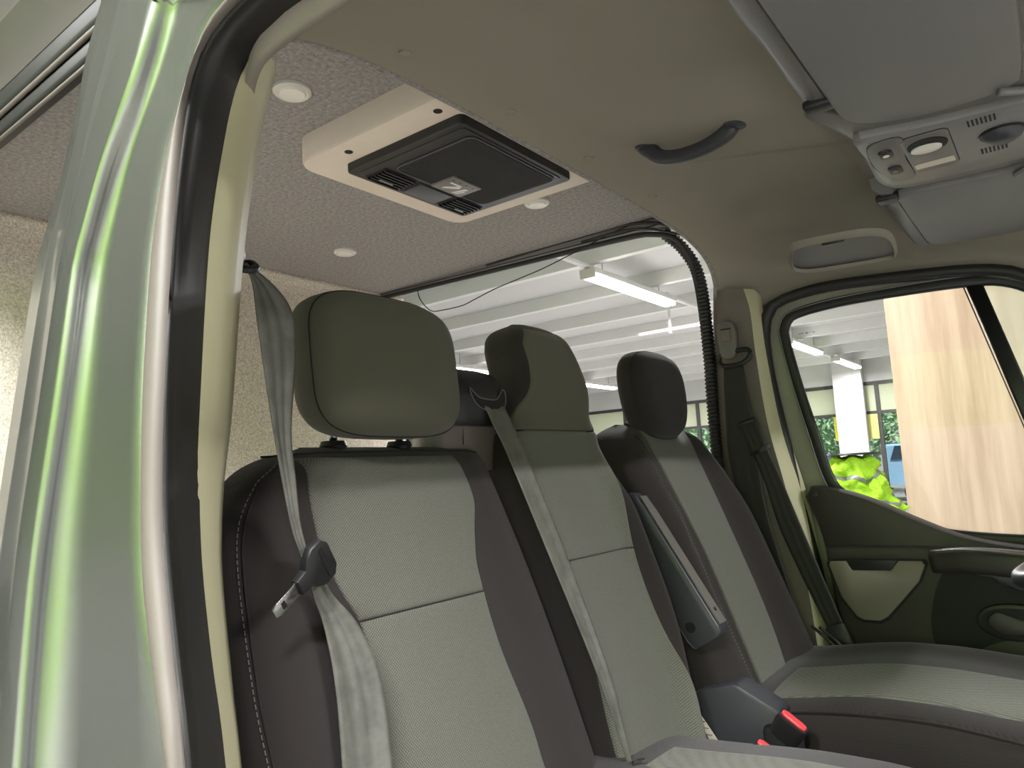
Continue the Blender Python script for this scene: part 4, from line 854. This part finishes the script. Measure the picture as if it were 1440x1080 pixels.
# grab handle
gh = thing('grab_handle', 'dark curved grab handle on the headliner', 'handle', (.39, -.01, 2.26))
zh = lambda x, y: liner_z(x, y)-.004
gpth = cr([(.300, -.045, zh(.300, -.045)), (.308, -.047, 2.252), (.330, -.05, 2.230), (.37, -.058, 2.216), (.42, -.068, 2.212), (.466, -.078, 2.219), (.484, -.084, 2.235), (.488, -.085, zh(.488, -.085))], 40)
sweep('grip', gpth, rrect(.026, .018, .007, 3), M_SLATE, gh, up=(0, 1, 0), scale=lambda f: 1+.35*(abs(f-.5)*2)**3)
for x, y in ((.300, -.045), (.488, -.085)): revolve('mount', [(0, .004), (.022, .004), (.020, -.004), (.012, -.008), (0, -.009)], (x, y, zh(x, y)), (0, 0, 1), M_SLATE, gh, 18)
# sun visors
def visor(label, pts, z, arm, clip, zr=0.0, thick=.018):
    t = thing('sun_visor', label, 'sun visor', (.76, sum(p[1] for p in pts)/len(pts), z+.03), 'sun visors')
    o = down_plate('visor_panel', [(p.x, p.y) for p in cr([(x, y, 0) for x, y in pts], 64, True)], z+thick, thick, M_VISOR, t, .007)
    tube('visor_arm', cr(arm, 16), .006, M_LGREYP, t, 8)
    revolve('clip', [(0, 0), (.012, 0), (.012, -.012), (.006, -.018), (0, -.018)], clip, (0, 0, 1), M_LGREYP, t, 14)
visor('large grey sun visor above the passenger place, nearest the camera', [(.672, -.68), (.668, -.56), (.668, -.30), (.668, -.19), (.675, -.15), (.70, -.118), (.76, -.092), (.83, -.088), (.872, -.10), (.888, -.13), (.893, -.3), (.893, -.6), (.88, -.70), (.78, -.72), (.70, -.715)], 2.140, [(.86, -.11, 2.136), (.89, -.085, 2.138), (.905, -.06, 2.15), (.91, -.03, 2.17)], (.895, -.07, 2.155))
visor('grey sun visor on the driver side beyond the overhead console', [(.675, .262), (.668, .33), (.668, .55), (.672, .66), (.70, .70), (.78, .715), (.88, .71), (.895, .66), (.895, .40), (.885, .30), (.86, .272), (.75, .258)], 2.138, [(.86, .275, 2.134), (.885, .25, 2.14), (.90, .235, 2.16)], (.89, .255, 2.15))
# header shelf behind the visors
hs = thing('visor_header', 'grey moulded header strip along the rear edge of the visors', 'trim strip', (.65, 0, 2.17))
for nm, ys in (('header_rail', (-.75, -.2)), ('header_rail', (.25, .72))):
    n_ = 20; rings = []
    for k in range(n_):
        y = ys[0]+(ys[1]-ys[0])*k/(n_-1); rings.append([Vector((x, y, z)) for x, z in ((.628, 2.188), (.632, 2.165), (.645, 2.152), (.664, 2.150), (.672, 2.160), (.93, 2.150), (.93, 2.19))])
    smooth_angle(loft(nm, rings, M_LGREYP if ys[0] > 0 else M_GREYP, hs), 40)
for y0, y1 in ((-.235, -.205), (.262, .30)): box('clip_seat', (.633, y0, 2.142), (.675, y1, 2.156), M_BLACK, hs, bevel=.004)
# overhead console
oc = thing('overhead_console', 'grey overhead console with reading lamp and switches between the visors', 'console', (.78, .08, 2.17))
CO = [(p.x, p.y) for p in cr([(.625, -.19, 0), (.645, -.12, 0), (.660, -.03, 0), (.655, .10, 0), (.655, .18, 0), (.68, .235, 0), (.75, .255, 0), (.85, .26, 0), (1.0, .25, 0), (1.05, .1, 0), (1.0, -.1, 0), (.88, -.115, 0), (.75, -.13, 0), (.68, -.16, 0), (.65, -.20, 0)], 80, True)]
down_plate('console_body', CO, 2.175, .03, M_GREYP, oc, .012)
CI = [(p.x, p.y) for p in cr([(.668, -.085, 0), (.668, .02, 0), (.668, .11, 0), (.682, .165, 0), (.74, .185, 0), (.86, .19, 0), (1.0, .18, 0), (1.03, .08, 0), (1.0, -.04, 0), (.88, -.055, 0), (.77, -.07, 0), (.70, -.09, 0)], 70, True)]
down_plate('console_face', CI, 2.146, .014, M_LGREYP, oc, .006)
SWP = [(p.x, p.y) for p in cr([(.680, -.05, 0), (.674, .03, 0), (.682, .11, 0), (.70, .135, 0), (.722, .125, 0), (.722, .03, 0), (.73, -.055, 0), (.70, -.065, 0)], 50, True)]
down_plate('switch_gap', grow(SWP, .002), 2.1325, .001, M_DEEP, oc); sw = down_plate('switch_panel', SWP, 2.1325, .003, M_GREYP, oc, .001)
for x, y in ((.700, -.012), (.700, .070)):
    b_ = down_plate('switch', [(px+x, py+y) for px, py in rrect(.020, .034, .007, 4)], 2.130, .004, M_BLACK, sw, .0015)
    if y < 0: revolve('switch_mark', [(0, 0), (.005, 0), (.005, -.0008), (0, -.0008)], (x, y, 2.1258), (0, 0, 1), M_LENS, b_, 14)
    else: box('switch_mark', (x-.003, y-.004, 2.1253), (x+.003, y+.004, 2.1260), M_GREYP, b_)
LPN = [(p[0]+.757, p[1]+.035) for p in rrect(.066, .165, .012, 4)]
down_plate('lamp_gap', grow(LPN, .0025), 2.1325, .001, M_DEEP, oc); lpn = down_plate('lamp_panel', LPN, 2.1325, .004, M_GREYP, oc, .0015)
EL = [(.758+.028*math.cos(a), -.005+.030*math.sin(a)) for a in [2*math.pi*i/32 for i in range(32)]]
down_plate('lamp_bowl', EL, 2.1292, .002, M_DEEP, lpn); down_plate('lamp_lens', [(.755+.022*math.cos(a), .004+.017*math.sin(a)) for a in [2*math.pi*i/32 for i in range(32)]], 2.1275, .003, M_LENS, lpn, .001)
down_plate('sticker', [(p[0]+.757, p[1]+.085) for p in rrect(.058, .024, .003, 3)], 2.1287, .0008, M_TAG, lpn, label='cream paper sticker')
for cx, cy in ((.815, -.035), (.822, .10)):
    for k in range(7): box('speaker_slot', (cx+k*.0055, cy-.012, 2.1312), (cx+.0025+k*.0055, cy+.012, 2.1325), M_DEEP, oc)
kn = revolve('dial_knob', [(0, .004), (.026, .004), (.028, -.002), (.024, -.010), (.014, -.016), (0, -.017)], (.855, .035, 2.132), (0, 0, 1), M_SLATE, oc, 28)
revolve('knob_ring', [(.026, 0), (.031, 0), (.031, -.003), (.026, -.003)], (.855, .035, 2.132), (0, 0, 1), M_BLACK, kn, 28)
# steering wheel, only its rim end shows
sw_ = thing('steering_wheel', 'dark steering wheel whose rim end shows at the picture edge by the driver door', 'steering wheel', (.95, .47, 1.465))
cW = Vector((.955, .47, 1.468)); axw = Vector((-.36, 0, .93)).normalized(); u_ = Vector((0, 1, 0)); v_ = axw.cross(u_)
sweep('rim', [cW+(u_*math.cos(a)+v_*math.sin(a))*.192 for a in [2*math.pi*i/60 for i in range(60)]], circ(.017, 12), M_SLATE, sw_, True)
revolve('hub', [(0, 0), (.085, 0), (.09, .02), (.07, .05), (0, .055)], cW-axw*.03, axw, M_BLACK, sw_, 24)
for a in (0, math.pi, math.pi*1.5): sweep('spoke', [cW+(u_*math.cos(a)+v_*math.sin(a))*.07, cW+(u_*math.cos(a)+v_*math.sin(a))*.19], rrect(.035, .016, .006), M_BLACK, sw_, up=axw)
tube('column', [cW-axw*.02, cW-axw*.30], .035, M_BLACK, sw_, 16)
# hanging thin wire and conduit at the side opening
tag(tube('loose_wire', cr([(.04, .70, 2.375), (-.06, .697, 2.40), (-.18, .697, 2.388), (-.353, .697, 2.352), (-.47, .697, 2.329), (-.656, .697, 2.304), (-.76, .697, 2.283), (-.824, .697, 2.271), (-.93, .697, 2.272), (-.98, .697, 2.281), (-1.03, .697, 2.33), (-1.05, .70, 2.38)], 80), .0018, M_DEEP, None, 6), 'thin black wire sagging across the top of the side opening', 'wire')
cp = cr([(-.03, .73, 2.36), (.015, .775, 2.30), (.046, .80, 2.20), (.055, .80, 1.97), (.053, .80, 1.84), (.053, .80, 1.6), (.055, .80, 1.3)], 380)
tag(sweep('cable_conduit', cp, circ(.017, 10), M_BLACK, None, up=(0, 1, 0), scale=lambda f: 1.08+.10*(1 if int(f*379) % 4 < 2 else -1)), 'black corrugated cable conduit beside the belt pillar', 'conduit')
